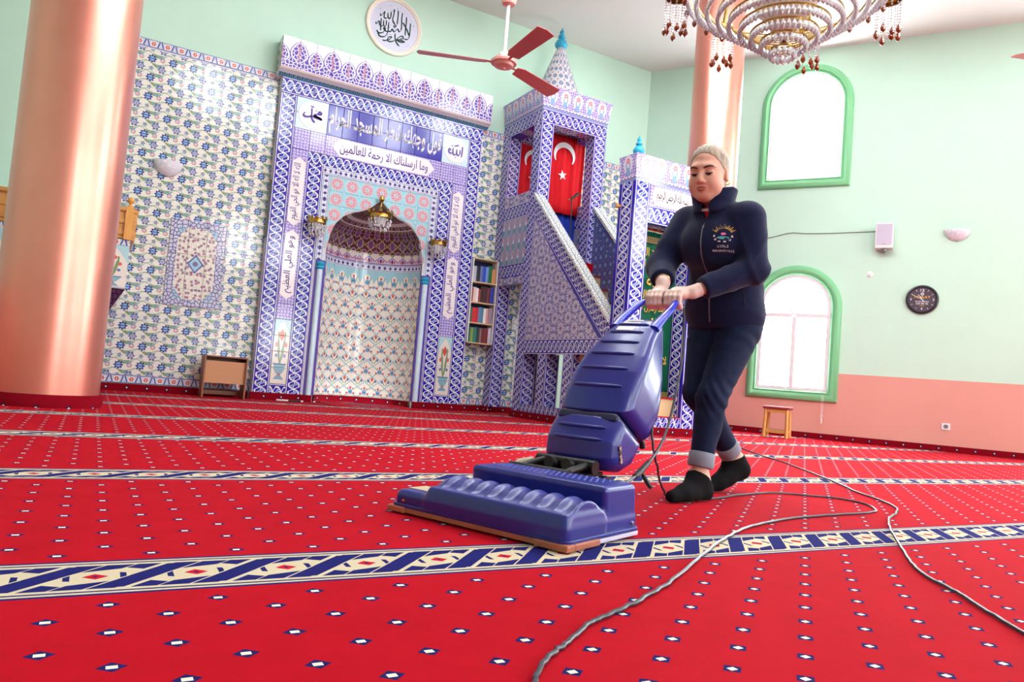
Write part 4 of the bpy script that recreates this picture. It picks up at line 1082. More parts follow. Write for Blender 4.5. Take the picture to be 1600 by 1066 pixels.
o = link('blue_curtain', cloth('blue_curtain', -0.30, 0.30, 0, 0.80, 'blue_cloth', 0.022, 0.11), None, (5.66, 9.02, 2.20)); solid(o); tag(o, 'blue cloth hanging below the front flag at the top of the stairs', 'curtain')
gc = thing('green_curtain', 'dark green curtain with gold script hanging in the pulpit portal', 'curtain', (5.51, 6.60, 0.43))
o = link('cloth', cloth('cloth', -0.32, 0.32, 0, 1.88, 'green_cloth', 0.008, 0.22), gc); solid(o)
for tx, z, w_, h_ in (('لا اله الا الله', 1.64, 0.50, 0.10), ('محمد رسول الله', 1.50, 0.50, 0.11), ('الله', 1.32, 0.24, 0.16), ('لا اله الا الله', 1.15, 0.50, 0.10), ('محمد رسول الله', 1.0, 0.50, 0.11), ('الله', 0.82, 0.22, 0.14), ('محمد', 0.62, 0.30, 0.14), ('لا اله الا الله', 0.42, 0.50, 0.10)):
    link('lettering', text_mesh('lettering', arabic(tx), w_, h_, M['gold_ink'], bold=0.012), gc, (0, -0.024, z))
def c_fringe():
    u, v = uvs(); return mixc(AND(lt(ab(rep(u, 0.028)), 0.008), lt(ab(v), 0.03)), srgb(150, 120, 40), srgb(40, 60, 40))
M['fringe'] = mat('gold_trim', c_fringe, rough=0.6)
for z in (1.78, 0.02):
    mb = MB(); mb.box(-0.315, 0.315, -0.026, -0.018, z-0.035, z+0.035); part(gc, 'gold_trim', mb, M['fringe'], world=False)
mb = MB(); mb.tube([(-0.325, 0, 1.90), (0.325, 0, 1.90)], 0.012, 8); part(gc, 'curtain_rod', mb, M['brass'], world=False, smooth=40)
# microphone
ms = thing('microphone_stand', 'black microphone on a thin stand at the top of the pulpit stairs', 'microphone', (5.56, 8.50, 2.20))
mb = MB(); mb.lathe([(0.0, 0.0), (0.09, 0.0), (0.09, 0.012), (0.02, 0.022), (0.0, 0.022)], 20); part(ms, 'base', mb, M['black'], smooth=40, world=False)
mb = MB(); mb.tube([(0, 0, 0.02), (-0.01, 0, 0.86)], 0.008, 8); part(ms, 'pole', mb, M['black'], smooth=40, world=False)
mb = MB(); mb.tube([(-0.05, 0, 0.845), (-0.01, 0, 0.87), (0.07, 0, 0.94), (0.09, 0, 0.955)], [0.013, 0.015, 0.022, 0.018], 10); part(ms, 'microphone', mb, M['black'], smooth=40, world=False)
mb = MB(); mb.lathe([(0.0, 0), (0.014, 0.004), (0.014, 0.02), (0.0, 0.024)], 10, (-0.06, 0, 0.828)); part(ms, 'clip', mb, M['brass'], world=False)

# ------------------------------------------------------------------ wall bookcase and its books
bc = thing('bookcase', 'narrow pale wall bookcase with four shelves beside the prayer niche', 'bookcase', (4.76, 9.49, 0.966))
BW, BH = 0.204, 1.222
for nm, b in (('back_panel', (-BW, BW, 0.085, 0.095, 0, BH)), ('side_panel', (-BW, -BW+0.014, -0.09, 0.085, 0, BH)), ('side_panel', (BW-0.014, BW, -0.09, 0.085, 0, BH)), ('top_panel', (-BW, BW, -0.09, 0.085, BH-0.016, BH)), ('bottom_panel', (-BW, BW, -0.09, 0.085, 0, 0.016))):
    mb = MB(); mb.box(*b); part(bc, nm, mb, M['shadow_box'] if nm == 'back_panel' else M['beige'] if nm in ('top_panel', 'bottom_panel') else M['white'], world=False, bevel=0.002)
for k in (1, 2, 3):
    mb = MB(); mb.box(-BW+0.014, BW-0.014, -0.088, 0.085, 0.292*k-0.008, 0.292*k+0.010); part(bc, 'shelf', mb, M['beige'], world=False, bevel=0.002)
PAGES = mat('book_pages', srgb(226, 216, 196), rough=0.8)
BCOL = {}
def bookmat(c):
    if c not in BCOL: BCOL[c] = mat('book_cover_%02x%02x%02x' % c, srgb(*c), rough=0.5)
    return BCOL[c]
def cname(c): return BN[c]
ROWS = [[('light grey', (176, 178, 190), 0.048, .22), ('black', (34, 34, 40), 0.046, .225), ('slate blue', (96, 112, 160), 0.034, .23), ('bright blue', (40, 78, 190), 0.040, .232), ('pale blue', (120, 150, 210), 0.034, .23), ('green', (14, 106, 66), 0.046, .25), ('orange tan', (206, 146, 82), 0.046, .21)],
        [('rust red', (150, 66, 52), 0.03, .20), ('cream and red', (222, 190, 180), 0.046, .21), ('white', (226, 224, 226), 0.03, .20), ('brick red', (150, 44, 48), 0.03, .19), ('dark brown', (58, 22, 20), 0.05, .235), ('maroon', (70, 16, 26), 0.05, .235), ('wine red', (112, 40, 58), 0.046, .225), ('royal blue', (40, 62, 170), 0.05, .235)],
        [('dark green', (52, 96, 70), 0.036, .22), ('scarlet', (204, 24, 38), 0.040, .21), ('crimson', (186, 20, 40), 0.044, .21), ('steel blue', (92, 128, 170), 0.030, .225), ('teal blue', (84, 124, 150), 0.040, .225), ('white', (232, 230, 230), 0.036, .215), ('salmon pink', (212, 150, 140), 0.036, .22), ('mauve grey', (160, 140, 160), 0.05, .225)],
        [('emerald', (20, 92, 74), 0.036, .205), ('olive', (128, 148, 62), 0.036, .21), ('sea green', (20, 118, 98), 0.046, .215), ('charcoal', (44, 44, 56), 0.046, .22), ('taupe', (130, 108, 100), 0.026, .21), ('dark red', (104, 26, 30), 0.05, .22), ('brown red', (128, 40, 36), 0.042, .215), ('lavender white', (206, 200, 224), 0.04, .23)]]
SN = ['top', 'second', 'third', 'bottom']
for r, row in enumerate(ROWS):
    x = 4.76-BW+0.020; z = 0.966 + 0.292*(3-r) + (0.0105 if r < 3 else 0.0165)
    sc = (2*BW-0.046)/sum(b[2] for b in row)
    for i, (cn, c, wd, h) in enumerate(row):
        wd *= sc; t = 0.0025
        bk = thing('book', '%s book standing on the %s shelf of the bookcase' % (cn, SN[r]), 'book', (x+wd/2, 9.50, z), 0, 'books on the %s shelf' % SN[r])
        mb = MB(); a = wd/2-0.0008
        mb.prism([(-a, 0.065), (-a, -0.065), (-a*0.5, -0.069), (a*0.5, -0.069), (a, -0.065), (a, 0.065), (a-t, 0.065), (a-t, -0.062), (-a+t, -0.062), (-a+t, 0.065)], 'z', 0, h); part(bk, 'cover', mb, bookmat(c), world=False)
        mb = MB(); mb.box(-a+t, a-t, -0.060, 0.060, 0.004, h-0.004); part(bk, 'page_block', mb, PAGES, world=False)
        x += wd+0.0005
# ------------------------------------------------------------------ furnishings on and near the front wall
M['alabaster'] = mat('veined_alabaster_glass', lambda: mixc(gt(noise(26.0, 6.0, 0.7), 0.56), srgb(206, 202, 210), srgb(226, 224, 228)), rough=0.35)
M['chrome'] = mat('dull_chrome', srgb(150, 150, 152), rough=0.3, metallic=1.0)
def sconce(loc, rz, w_, h_, label):
    t = thing('wall_sconce', label, 'sconce', loc, rz)
    mb = MB(); n, k = 20, 8; r = w_/2
    P = lambda a, b: (r*math.cos(a)*math.cos(b), -0.5*w_*0.62*math.sin(a)*math.cos(b), -h_*math.sin(b))
    for i in range(n):
        for j in range(k):
            a0, a1 = PI*i/n, PI*(i+1)/n; b0, b1 = PI/2*j/k, PI/2*(j+1)/k
            mb.face([P(a0, b0), P(a1, b0), P(a1, b1), P(a0, b1)])
    o = part(t, 'glass_bowl', mb, M['alabaster'], smooth=True, world=False); solid(o, 0.006)
    for x, z in ((-r*0.97, -0.008), (r*0.97, -0.008), (0, -h_)):
        mb = MB(); mb.lathe([(0, 0.012), (0.009, 0.006), (0.009, -0.006), (0, -0.012)], 8, (x, -0.012, z)); part(t, 'clip', mb, M['chrome'], smooth=True, world=False)
    mb = MB(); mb.box(-0.06, 0.06, -0.012, 0.0, -h_*0.8, -0.02); part(t, 'back_plate', mb, M['white'], world=False)
    return t
sconce((0.548, 9.585, 2.725), 0, 0.315, 0.175, 'veined white half-bowl sconce on the floral tiled wall')
# round calligraphy plate
pl = thing('calligraphy_plate', 'round white plate with dark green calligraphy above the prayer niche', 'wall plate', (3.14, 9.598, 5.19))
mb = MB(); mb.lathe([(0.0, 0.0), (0.405, 0.0), (0.405, 0.02), (0.395, 0.034), (0.375, 0.036), (0.365, 0.026), (0.352, 0.026), (0.345, 0.018), (0.345, 0.010)], 56)
mb.v = [(x, -z, y) for x, y, z in mb.v]; part(pl, 'rim', mb, mat('cream_rim', srgb(232, 222, 206), rough=0.4), smooth=35, world=False)
mb = MB(); mb.lathe([(0.0, 0.016), (0.347, 0.012)], 56); mb.v = [(x, -z, y) for x, y, z in mb.v]; part(pl, 'disc', mb, mat('pale_blue_disc', srgb(206, 208, 226), rough=0.35), smooth=True, world=False)
ST = [[(-.07,.68),(-.06,.53),(-.09,.3),(-.08,.19),(.02,.07)],[(.1,.67),(.11,.44),(.1,.1)],[(.28,.64),(.27,.4),(.29,.11),(.28,-.09)],[(.46,.53),(.47,.31),(.46,.02),(.47,-.24)],[(.65,.33),(.65,.08),(.65,-.22)],[(.32,.26),(.44,.13),(.55,-.03),(.65,-.22)],[(-.18,.53),(-.18,.4),(-.2,.25),(-.28,.27),(-.31,.46)],[(-.29,.29),(-.37,.21),(-.45,.24),(-.44,.46),(-.53,.31),(-.6,.24),(-.59,.36)],[(-.55,.16),(-.55,-.06),(-.54,-.34)],[(-.34,.15),(-.34,-.04),(-.39,-.13),(-.44,-.07),(-.45,.12)],[(-.44,-.07),(-.52,-.15),(-.6,-.1),(-.63,.03),(-.73,-.13),(-.75,-.04)],[(-.24,.11),(-.24,-.06),(-.25,-.3),(-.33,-.49),(-.47,-.56),(-.59,-.53),(-.65,-.38)],[(-.25,-.3),(-.37,-.27),(-.43,-.19),(-.34,-.2),(-.46,-.39),(-.62,-.44),(-.68,-.34)],[(.28,-.09),(.21,-.15),(.13,-.06),(.02,-.22),(-.09,-.13),(-.12,-.24),(-.2,-.26),(-.25,-.28)],[(-.01,.06),(-.02,-.04),(.07,.02),(.02,.07)],[(.5,-.48),(.29,-.47),(.14,-.47),(.33,-.29),(.41,-.36),(.26,-.43)],[(.5,-.48),(.32,-.54),(.2,-.53),(.12,-.48)],[(.05,-.26),(.07,-.44),(.13,-.6),(.27,-.72)],[(.1,-.51),(-.04,-.62),(-.21,-.65),(-.2,-.5),(-.06,-.45),(-.15,-.56),(-.33,-.67),(-.44,-.67)],[(.44,-.38),(.58,-.35),(.65,-.22)]]
link('lettering', strokes_mesh('lettering', ST, M['ink_green'], 0.35, 0.35, 0.024), pl, (0, -0.0165, 0))
rnd = random.Random(3); mk = []
for k in range(42):
    a = rnd.uniform(0, 2*PI); r = rnd.uniform(0.55, 0.86) if k < 30 else rnd.uniform(0.1, 0.5); x, z = r*math.cos(a), r*math.sin(a); mk.append([(x, z), (x+rnd.uniform(-.05, .05), z+rnd.uniform(.02, .06))])
o = link('vowel_marks', strokes_mesh('vowel_marks', mk, mat('grey_ink', srgb(120, 140, 150), rough=0.4), 0.35, 0.35, 0.012), pl, (0, -0.0165, 0)); o['kind'] = 'stuff'
# reading desk
dk = thing('reading_desk', 'low brown laminate desk standing against the floral wall', 'desk', (1.36, 9.30, 0))
for nm, b, m in (('side_panel', (-0.24, -0.222, -0.15, 0.15, 0, 0.49), 'walnut'), ('side_panel', (0.222, 0.24, -0.15, 0.15, 0, 0.49), 'walnut'), ('top_board', (-0.222, 0.222, -0.15, 0.15, 0.474, 0.49), 'walnut'), ('front_panel', (-0.222, 0.222, -0.115, -0.10, 0.17, 0.43), 'tan'), ('inner_shelf', (-0.222, 0.222, -0.10, 0.15, 0.20, 0.215), 'walnut'), ('back_panel', (-0.222, 0.222, 0.135, 0.15, 0.17, 0.474), 'walnut'), ('foot_rail', (-0.222, 0.222, 0.10, 0.12, 0.03, 0.08), 'walnut')):
    mb = MB(); mb.box(*b); part(dk, nm, mb, M[m], world=False, bevel=0.002)
# rod on the carpet
rd = thing('pointer_rod', 'thin white and black rod lying on the carpet before the niche', 'rod', (2.16, 9.30, 0.0), -0.12)
for a, b, m in ((-0.16, -0.02, 'white'), (-0.02, 0.13, 'black'), (0.13, 0.16, 'white')):
    mb = MB(); mb.tube([(a, 0, 0.011), (b, 0, 0.011)], 0.010, 8); part(rd, 'segment', mb, M[m], smooth=50, world=False)
# preaching chair (kursu) behind the thick column
ks = thing('preaching_balcony', 'raised preaching balcony with pine railing and tulip tiles behind the thick column', 'balcony', (-0.55, 9.1, 0))
def kb(name, mb, m, **k): return part(ks, name, mb, M[m], **k)
KX0, KX1, KY = -1.36, 0.22, 8.60
mb = MB(); mb.box(KX0, KX1-0.004, KY+0.012, 9.585, 1.09, 1.60); kb('body', mb, 'grout')
n = 6; wt = (KX1-KX0)/n
for i in range(n):
    xa = KX0+wt*i
    mb = MB(); q = [(xa+0.002, KY, 1.10), (xa+wt-0.002, KY, 1.10), (xa+wt-0.002, KY, 1.535), (xa+0.002, KY, 1.535)]
    mb.face(q, [(-0.12, 0.02), (0.12, 0.02), (0.12, 0.70), (-0.12, 0.70)])
    mb.box(xa+0.002, xa+wt-0.002, KY+0.001, KY+0.012, 1.10, 1.535); kb('tile', mb, 'tulip')
    mb = MB(); mb.box(xa+0.002, xa+wt-0.002, KY, KY+0.012, 1.54, 1.60); kb('border_tile', mb, 'border')
mb = MB(); prof = [(0.0, 1.605), (-0.02, 1.61), (-0.02, 1.64), (-0.035, 1.65), (-0.035, 1.70), (-0.022, 1.71), (-0.022, 1.76), (-0.035, 1.77), (-0.035, 1.82), (-0.022, 1.83), (-0.022, 1.88), (-0.045, 1.90), (-0.045, 1.935), (0.03, 1.94), (0.03, 1.605)]
mb.prism([(KY+0.02+a, b) for a, b in prof][::-1], 'x', KX0-0.02, KX1-0.03); kb('front_rail', mb, 'pine', smooth=20)
mb = MB(); P2 = lambda a: [(KX1-0.03, KY+0.02+a), (KX1+0.03-a*0.4, KY+0.08), (KX1+0.03-a*0.4, 9.58)]
for (a, z0), (b, z1) in zip(prof[:-1], prof[1:-1]):
    for k in range(2):
        A, B = P2(a), P2(b); mb.face([(*A[k], z0), (*A[k+1], z0), (*B[k+1], z1), (*B[k], z1)], [(0, z0), (0.2, z0), (0.2, z1), (0, z1)])
mb.face([(*p, 1.94) for p in [(KX1-0.03, KY-0.02), (KX1+0.045, KY+0.06), (KX1+0.045, 9.58), (KX1-0.06, 9.58)]])
mb.face([(*p, 1.605) for p in [(KX1-0.03, KY+0.02), (KX1+0.03, KY+0.08), (KX1+0.03, 9.58), (KX1-0.06, 9.58)]]); kb('side_rail', mb, 'pine', smooth=20)
for x in (KX1-0.035, -0.775):
    mb = MB(); mb.box(x-0.035, x+0.035, KY-0.03, KY+0.04, 1.60, 1.945); kb('post', mb, 'pine_v')
    mb = MB(); mb.lathe([(0.03, 0), (0.03, 0.012), (0.014, 0.02), (0.014, 0.03), (0.032, 0.05), (0.038, 0.07), (0.030, 0.09), (0.012, 0.10), (0.0, 0.104)], 16, (x, KY+0.005, 1.945)); kb('knob', mb, 'pine_v', smooth=50)
M['plum_shade'] = mat('shaded_plum_girih_tile', lambda: (lambda uv: mixc(lt(voro(20.0, vec(*uv), 0.5), 0.09), srgb(88, 60, 92), srgb(34, 26, 66)))(uvs()), **TILE)  # shade on the downward-facing taper is put into these dark tile colours
top = [(KX0, KY), (KX1, KY), (KX1, 9.585), (KX0, 9.585)]; bot = [(-0.95, 9.15), (-0.30, 9.15), (-0.30, 9.585), (-0.95, 9.585)]
for k in range(4):
    k2 = (k+1) % 4; mb = MB(); L = math.dist(top[k], top[k2]); mb.face([(*bot[k], 0.12), (*bot[k2], 0.12), (*top[k2], 1.09), (*top[k], 1.09)], [(0, 0), (L*0.5, 0), (L, 1), (0, 1)]); kb('tapered_side', mb, 'plum_shade')
mb = MB(); mb.box(-0.97, -0.28, 9.13, 9.585, 0.0, 0.12); kb('plinth', mb, 'skirt')

# ------------------------------------------------------------------ ceiling fan
FX, FY, FZ = 3.098, 6.106, 3.46
M['fan'] = mat('dusty_rose_paint', srgb(186, 92, 92), rough=0.35)
M['fan_hub'] = mat('pale_rose_paint', srgb(212, 150, 142), rough=0.3, coat=0.3)
fan = thing('ceiling_fan', 'dusty rose three-bladed ceiling fan on a long white rod', 'fan', (FX, FY, FZ))
mb = MB(); mb.lathe([(0.0, -0.062), (0.022, -0.060), (0.024, -0.050), (0.055, -0.048), (0.088, -0.035), (0.095, -0.012), (0.122, -0.008), (0.125, 0.012), (0.10, 0.022), (0.09, 0.045), (0.045, 0.06), (0.02, 0.065)], 40); part(fan, 'motor_housing', mb, M['fan_hub'], smooth=35, world=False)
mb = MB(); mb.lathe([(0.0, 0.0), (0.055, 0.0), (0.06, 0.03), (0.03, 0.06), (0.0, 0.06)], 24, (0, 0, 0.045)); part(fan, 'lower_cup', mb, M['white'], smooth=35, world=False)
mb = MB(); mb.tube([(0, 0, 0.06), (0, 0, CEIL-FZ)], 0.017, 12); part(fan, 'down_rod', mb, M['white'], smooth=50, world=False)
mb = MB(); mb.lathe([(0.02, 0.56), (0.06, 0.57), (0.075, 0.60), (0.07, 0.66), (0.02, 0.69)], 24); part(fan, 'rod_cup', mb, M['fan_hub'], smooth=35, world=False)
for ad in (158, 268, 21):
    a = math.radians(ad); root = link('blade', None, fan, (0, 0, 0), (0, 0, a)); root.empty_display_size = 0.05
    mb = MB(); pts = [(0.16, -0.045), (0.24, -0.075), (0.80, -0.085), (0.822, 0.0), (0.80, 0.085), (0.20, 0.06)]
    pit = math.radians(-13)
    def tw(x, y, h): return (x, y*math.cos(pit) - h*math.sin(pit), y*math.sin(pit) + h*math.cos(pit))
    mb.face([tw(x, y, -0.003) for x, y in pts][::-1]); mb.face([tw(x, y, 0.003) for x, y in pts])
    for k in range(len(pts)):
        p, q = pts[k], pts[(k+1) % len(pts)]; mb.face([tw(*p, -0.003), tw(*q, -0.003), tw(*q, 0.003), tw(*p, 0.003)])
    bl = mb.mesh('blade', M['fan']); bpy.data.objects.remove(root)
    o = link('blade', bl, fan, (0, 0, -0.005), (0, 0, a))
    mb = MB(); mb.tube([(0.10, 0, 0.0), (0.20, 0, 0.008)], 0.016, 8, flat=0.4); link('blade_iron', mb.mesh('blade_iron', M['fan']), o)

dup(fan, (7.06, 2.90, FZ), None, 'second dusty rose ceiling fan with one blade tip at the right edge')

# ------------------------------------------------------------------ chandelier
CX, CY_ = 3.84, 3.43
ch = thing('chandelier', 'large tiered crystal chandelier with amber drops and hanging side lights', 'chandelier', (CX, CY_, 2.74))
rings = [(0.075, 0.105), (0.145, 0.165), (0.215, 0.22), (0.29, 0.275), (0.365, 0.325), (0.44, 0.375), (0.515, 0.425), (0.59, 0.475), (0.655, 0.53)]
drop = drop_mesh('crystal_drop', 0.019, 0.075, M['crystal'], 6); amber = drop_mesh('amber_drop', 0.019, 0.075, M['amber'], 8)
cnt = 0; rest = MB()
for r, z in rings:
    mb = MB(); mb.tube([(r*math.cos(2*PI*k/48), r*math.sin(2*PI*k/48), z) for k in range(48)], 0.008, 5, closed=True); part(ch, 'brass_ring', mb, M['brass'], smooth=True, world=False)
    n = int(2*PI*r/0.034)
    for k in range(n):
        a = 2*PI*(k+0.37*r*10)/n
        if cnt < 290: link('crystal_drop', drop, ch, (r*math.cos(a), r*math.sin(a), z-0.004)); cnt += 1
        else: rest.lathe([(0.0, -0.075), (0.0142, -0.058), (0.019, -0.042), (0.009, -0.018), (0.0, 0.0)], 5, (r*math.cos(a), r*math.sin(a), z-0.004))
o = part(ch, 'crystal_drops', rest, M['crystal'], smooth=30, world=False); o['kind'] = 'stuff'
mb = MB(); mb.lathe([(0.02, 0.16), (0.10, 0.26), (0.20, 0.40), (0.24, 0.52), (0.20, 0.60), (0.05, 0.62)], 40); part(ch, 'gilded_core', mb, mat('gilded_bowl', srgb(236, 226, 204), rough=0.5, metallic=0.0), smooth=40, world=False)
mb = MB(); mb.lathe([(0.0, 0.0), (0.018, 0.012), (0.024, 0.03), (0.012, 0.05), (0.0, 0.06)], 10, (0, 0, 0.0)); part(ch, 'tip_crystal', mb, M['crystal'], smooth=30, world=False)
mb = MB(); mb.lathe([(0.05, 0.60), (0.09, 0.75), (0.04, 0.95), (0.07, 1.15), (0.03, 1.35), (0.02, CEIL+3.45-2.74)], 16); part(ch, 'stem', mb, M['brass'], smooth=50, world=False)
for k in range(26):
    a = 2*PI*k/26; link('amber_drop', amber, ch, (0.672*math.cos(a), 0.672*math.sin(a), 0.50))
bs = MB()
for k in range(11):
    a = 2*PI*k/11
    for j in range(11):
        bs.lathe([(0, 0.009), (0.0075, 0.0), (0, -0.009)], 5, (0.078*math.cos(a), 0.078*math.sin(a), -0.02*j))
bead_me = bs.mesh('bead_strings', M['crystal'], smooth=60)
for k in range(7):
    a = math.radians(-24 + 360/7*k); cx_, cy_ = 0.735*math.cos(a), 0.735*math.sin(a); zt_ = 0.56
    mb = MB(); mb.lathe([(0.085, -0.02), (0.088, 0.0), (0.08, 0.02), (0.03, 0.045), (0.0, 0.05)], 20); o = link('side_light', mb.mesh('side_light', M['brass'], smooth=40), ch, (cx_, cy_, zt_))
    b_ = link('bead_strings', bead_me, o, (0, 0, -0.025)); b_['kind'] = 'stuff'
    for j in range(8): q = 2*PI*(j+0.3)/8; link('amber_drop', amber, o, (0.074*math.cos(q), 0.074*math.sin(q), -0.20 - (0.03 if j % 2 else 0.0)))
    mb = MB(); mb.tube(catmull([(0.1*math.cos(a), 0.1*math.sin(a), 0.80), (0.4*math.cos(a), 0.4*math.sin(a), 0.72), (0.66*math.cos(a), 0.66*math.sin(a), 0.80), (cx_, cy_, 0.62)], 5), 0.012, 7); part(ch, 'arm', mb, M['brass'], smooth=True, world=False)

# ------------------------------------------------------------------ things on the right-hand wall
PB, DB, LB, AB = wall_frame(1); OUT = Vector((-DB.y, DB.x, 0))
def wb(t, z, off=0.0): return PB + DB*t - OUT*off + Vector((0, 0, z))
sconce(wb(4.52, 3.015), AB, 0.315, 0.155, 'white half-bowl sconce on the mint wall right of the speaker')
sp = thing('wall_speaker', 'white wall speaker with lavender grille on the mint wall', 'speaker', wb(3.64, 2.92), AB)
mb = MB(); mb.box(-0.112, 0.112, -0.20, -0.03, -0.175, 0.175); part(sp, 'cabinet', mb, M['white'], bevel=0.008, world=False)
mb = MB(); mb.box(-0.098, 0.098, -0.206, -0.199, -0.135, 0.162); part(sp, 'grille', mb, mat('lavender_grille', srgb(190, 182, 200), rough=0.7), bevel=0.002, world=False)
mb = MB(); mb.box(-0.018, 0.018, -0.2085, -0.2055, -0.128, -0.114); part(sp, 'badge', mb, M['chrome'], world=False)
mb = MB(); mb.tube([(0, 0, -0.205), (0, -0.05, -0.205), (0.01, -0.10, -0.19), (0.01, -0.11, -0.17)], 0.012, 8); mb.lathe([(0, -0.0), (0.04, 0.0), (0.04, 0.012), (0, 0.014)], 14, (0.0, -0.10, -0.20)); part(sp, 'bracket', mb, M['chrome'], smooth=40, world=False)
mb = MB(); pts = [wb(t, z, 0.008) for t, z in ((1.55, 2.90), (1.85, 2.94), (2.10, 2.97), (2.36, 3.03), (2.6, 3.015), (3.0, 3.012), (3.53, 3.02))]; mb.tube(catmull(pts, 5), 0.006, 6)
tag(link('speaker_wire', mb.mesh('speaker_wire', mat('grey_wire', srgb(120, 130, 120), rough=0.6), smooth=True)), 'thin grey wire running along the wall to the speaker', 'wire')
ck = thing('wall_clock', 'round black wall clock with white numerals on the mint wall', 'clock', wb(4.14, 2.05), AB)
def disc_mb(prof, n=48):
    mb = MB(); mb.lathe(prof, n); mb.v = [(x, -z, y) for x, y, z in mb.v]; return mb
part(ck, 'case', disc_mb([(0.0, 0.0), (0.198, 0.0), (0.202, 0.015), (0.196, 0.035), (0.180, 0.040), (0.168, 0.026)]), mat('black_clock_case', srgb(34, 32, 38), rough=0.3), smooth=35, world=False)
face = part(ck, 'dial', disc_mb([(0.0, 0.022), (0.172, 0.022)]), mat('plum_black_dial', srgb(66, 54, 68), rough=0.5), world=False)
cw_ = mat('clock_white', srgb(226, 222, 226), rough=0.5); cg = mat('clock_gold', srgb(222, 176, 70), rough=0.5)
for tx, x, z, w_, h_, m in (('12', 0.0, 0.128, 0.05, 0.036, cw_), ('3', 0.135, 0.0, 0.02, 0.034, cw_), ('6', 0.0, -0.125, 0.02, 0.034, cw_), ('9', -0.135, 0.0, 0.02, 0.034, cw_), ('MURAT', 0.0, 0.032, 0.20, 0.036, cg), ('KUYUMCU', 0.0, -0.028, 0.16, 0.022, cw_), ('329 89 02', 0.0, -0.058, 0.15, 0.022, cw_), ('ÇİĞLİ', 0.0, -0.084, 0.06, 0.018, cg)):
    link('lettering', text_mesh('lettering', tx, w_, h_, m, bold=0.02), face, (x, -0.0225, z))
part(face, 'emblem', disc_mb([(0.010, 0.0225), (0.010, 0.024), (0.020, 0.024), (0.020, 0.0225)], 16), cw_, world=False).location = (0, 0, 0.078)
for k in range(12):
    if k % 3 == 0: continue
    a = 2*PI*k/12; mb = MB(); mb.tube([(0.128*math.sin(a), -0.0235, 0.128*math.cos(a)), (0.156*math.sin(a), -0.0235, 0.156*math.cos(a))], 0.0032, 4); part(face, 'hour_mark', mb, cw_, world=False)
for L_, a, w_, nm in ((0.14, -1.07, 0.0045, 'minute_hand'), (0.085, -0.62, 0.006, 'hour_hand')):
    mb = MB(); mb.tube([(-0.02*math.sin(a), -0.028, -0.02*math.cos(a)), (L_*math.sin(a), -0.028, L_*math.cos(a))], [w_, w_*0.6], 6); part(ck, nm, mb, cw_, world=False)
kn = thing('round_wall_fitting', 'small white round fitting on the mint wall below the speaker', 'fitting', wb(3.473, 2.40), AB); part(kn, 'cap', disc_mb([(0.0, 0.016), (0.025, 0.014), (0.045, 0.0)], 24), M['white'], smooth=50, world=False)
part(kn, 'screw', disc_mb([(0.0, 0.019), (0.006, 0.017), (0.006, 0.014)], 10), M['chrome'], world=False)
ol = thing('wall_outlet', 'white wall socket low on the salmon dado', 'socket', wb(4.492, 0.338), AB)
mb = MB(); mb.box(-0.052, 0.052, -0.012, 0, -0.044, 0.044); part(ol, 'plate', mb, M['white'], bevel=0.004, world=False)
part(ol, 'socket_well', disc_mb([(0.0, 0.0125), (0.022, 0.0125), (0.026, 0.016), (0.028, 0.012)], 20), mat('socket_shadow_grey', srgb(120, 112, 116), rough=0.5), world=False)
bcx = thing('blind_cord', 'white blind cord with a pull ring hanging below the lower window', 'blind cord', wb(2.95, 0.54, 0.078), AB)
for dx in (-0.012, 0.012):
    mb = MB(); mb.tube([(dx, 0, 0.10), (dx*0.6, 0, -0.19)], 0.0025, 5); part(bcx, 'cord', mb, M['white'], world=False)
mb = MB(); mb.tube([(0.014*math.cos(2*PI*k/14), 0, -0.205+0.018*math.sin(2*PI*k/14)) for k in range(14)], 0.004, 6, closed=True); part(bcx, 'pull_ring', mb, M['white'], smooth=True, world=False)
mb = MB(); mb.lathe([(0.0, -0.31), (0.01, -0.305), (0.008, -0.24), (0.004, -0.225)], 8); part(bcx, 'cord_weight', mb, M['white'], world=False, smooth=True)
# stool
st = thing('stool', 'small pine stool with a dark red padded seat below the window', 'stool', (8.275, 7.09, 0), AB)
for sx in (-1, 1):
    for sy in (-1, 1):
        mb = MB(); mb.tube([(sx*0.150, sy*0.135, 0.0), (sx*0.138, sy*0.122, 0.385)], 0.024, 4); part(st, 'leg', mb, M['pine_v'], world=False)
for z0, z1 in ((0.335, 0.385), (0.06, 0.10)):
    for sy in (-1, 1): mb = MB(); mb.box(-0.145, 0.145, sy*0.128-0.009, sy*0.128+0.009, z0, z1); part(st, 'rail', mb, M['pine'], world=False, bevel=0.002)
    for sx in (-1, 1): mb = MB(); mb.box(sx*0.143-0.009, sx*0.143+0.009, -0.128, 0.128, z0, z1); part(st, 'rail', mb, M['pine'], world=False, bevel=0.002)
mb = MB(); mb.box(-0.178, 0.178, -0.16, 0.16, 0.386, 0.425); part(st, 'seat_pad', mb, mat('dark_red_vinyl', srgb(140, 36, 50), rough=0.45), world=False, bevel=0.014, label='dark red padded seat')
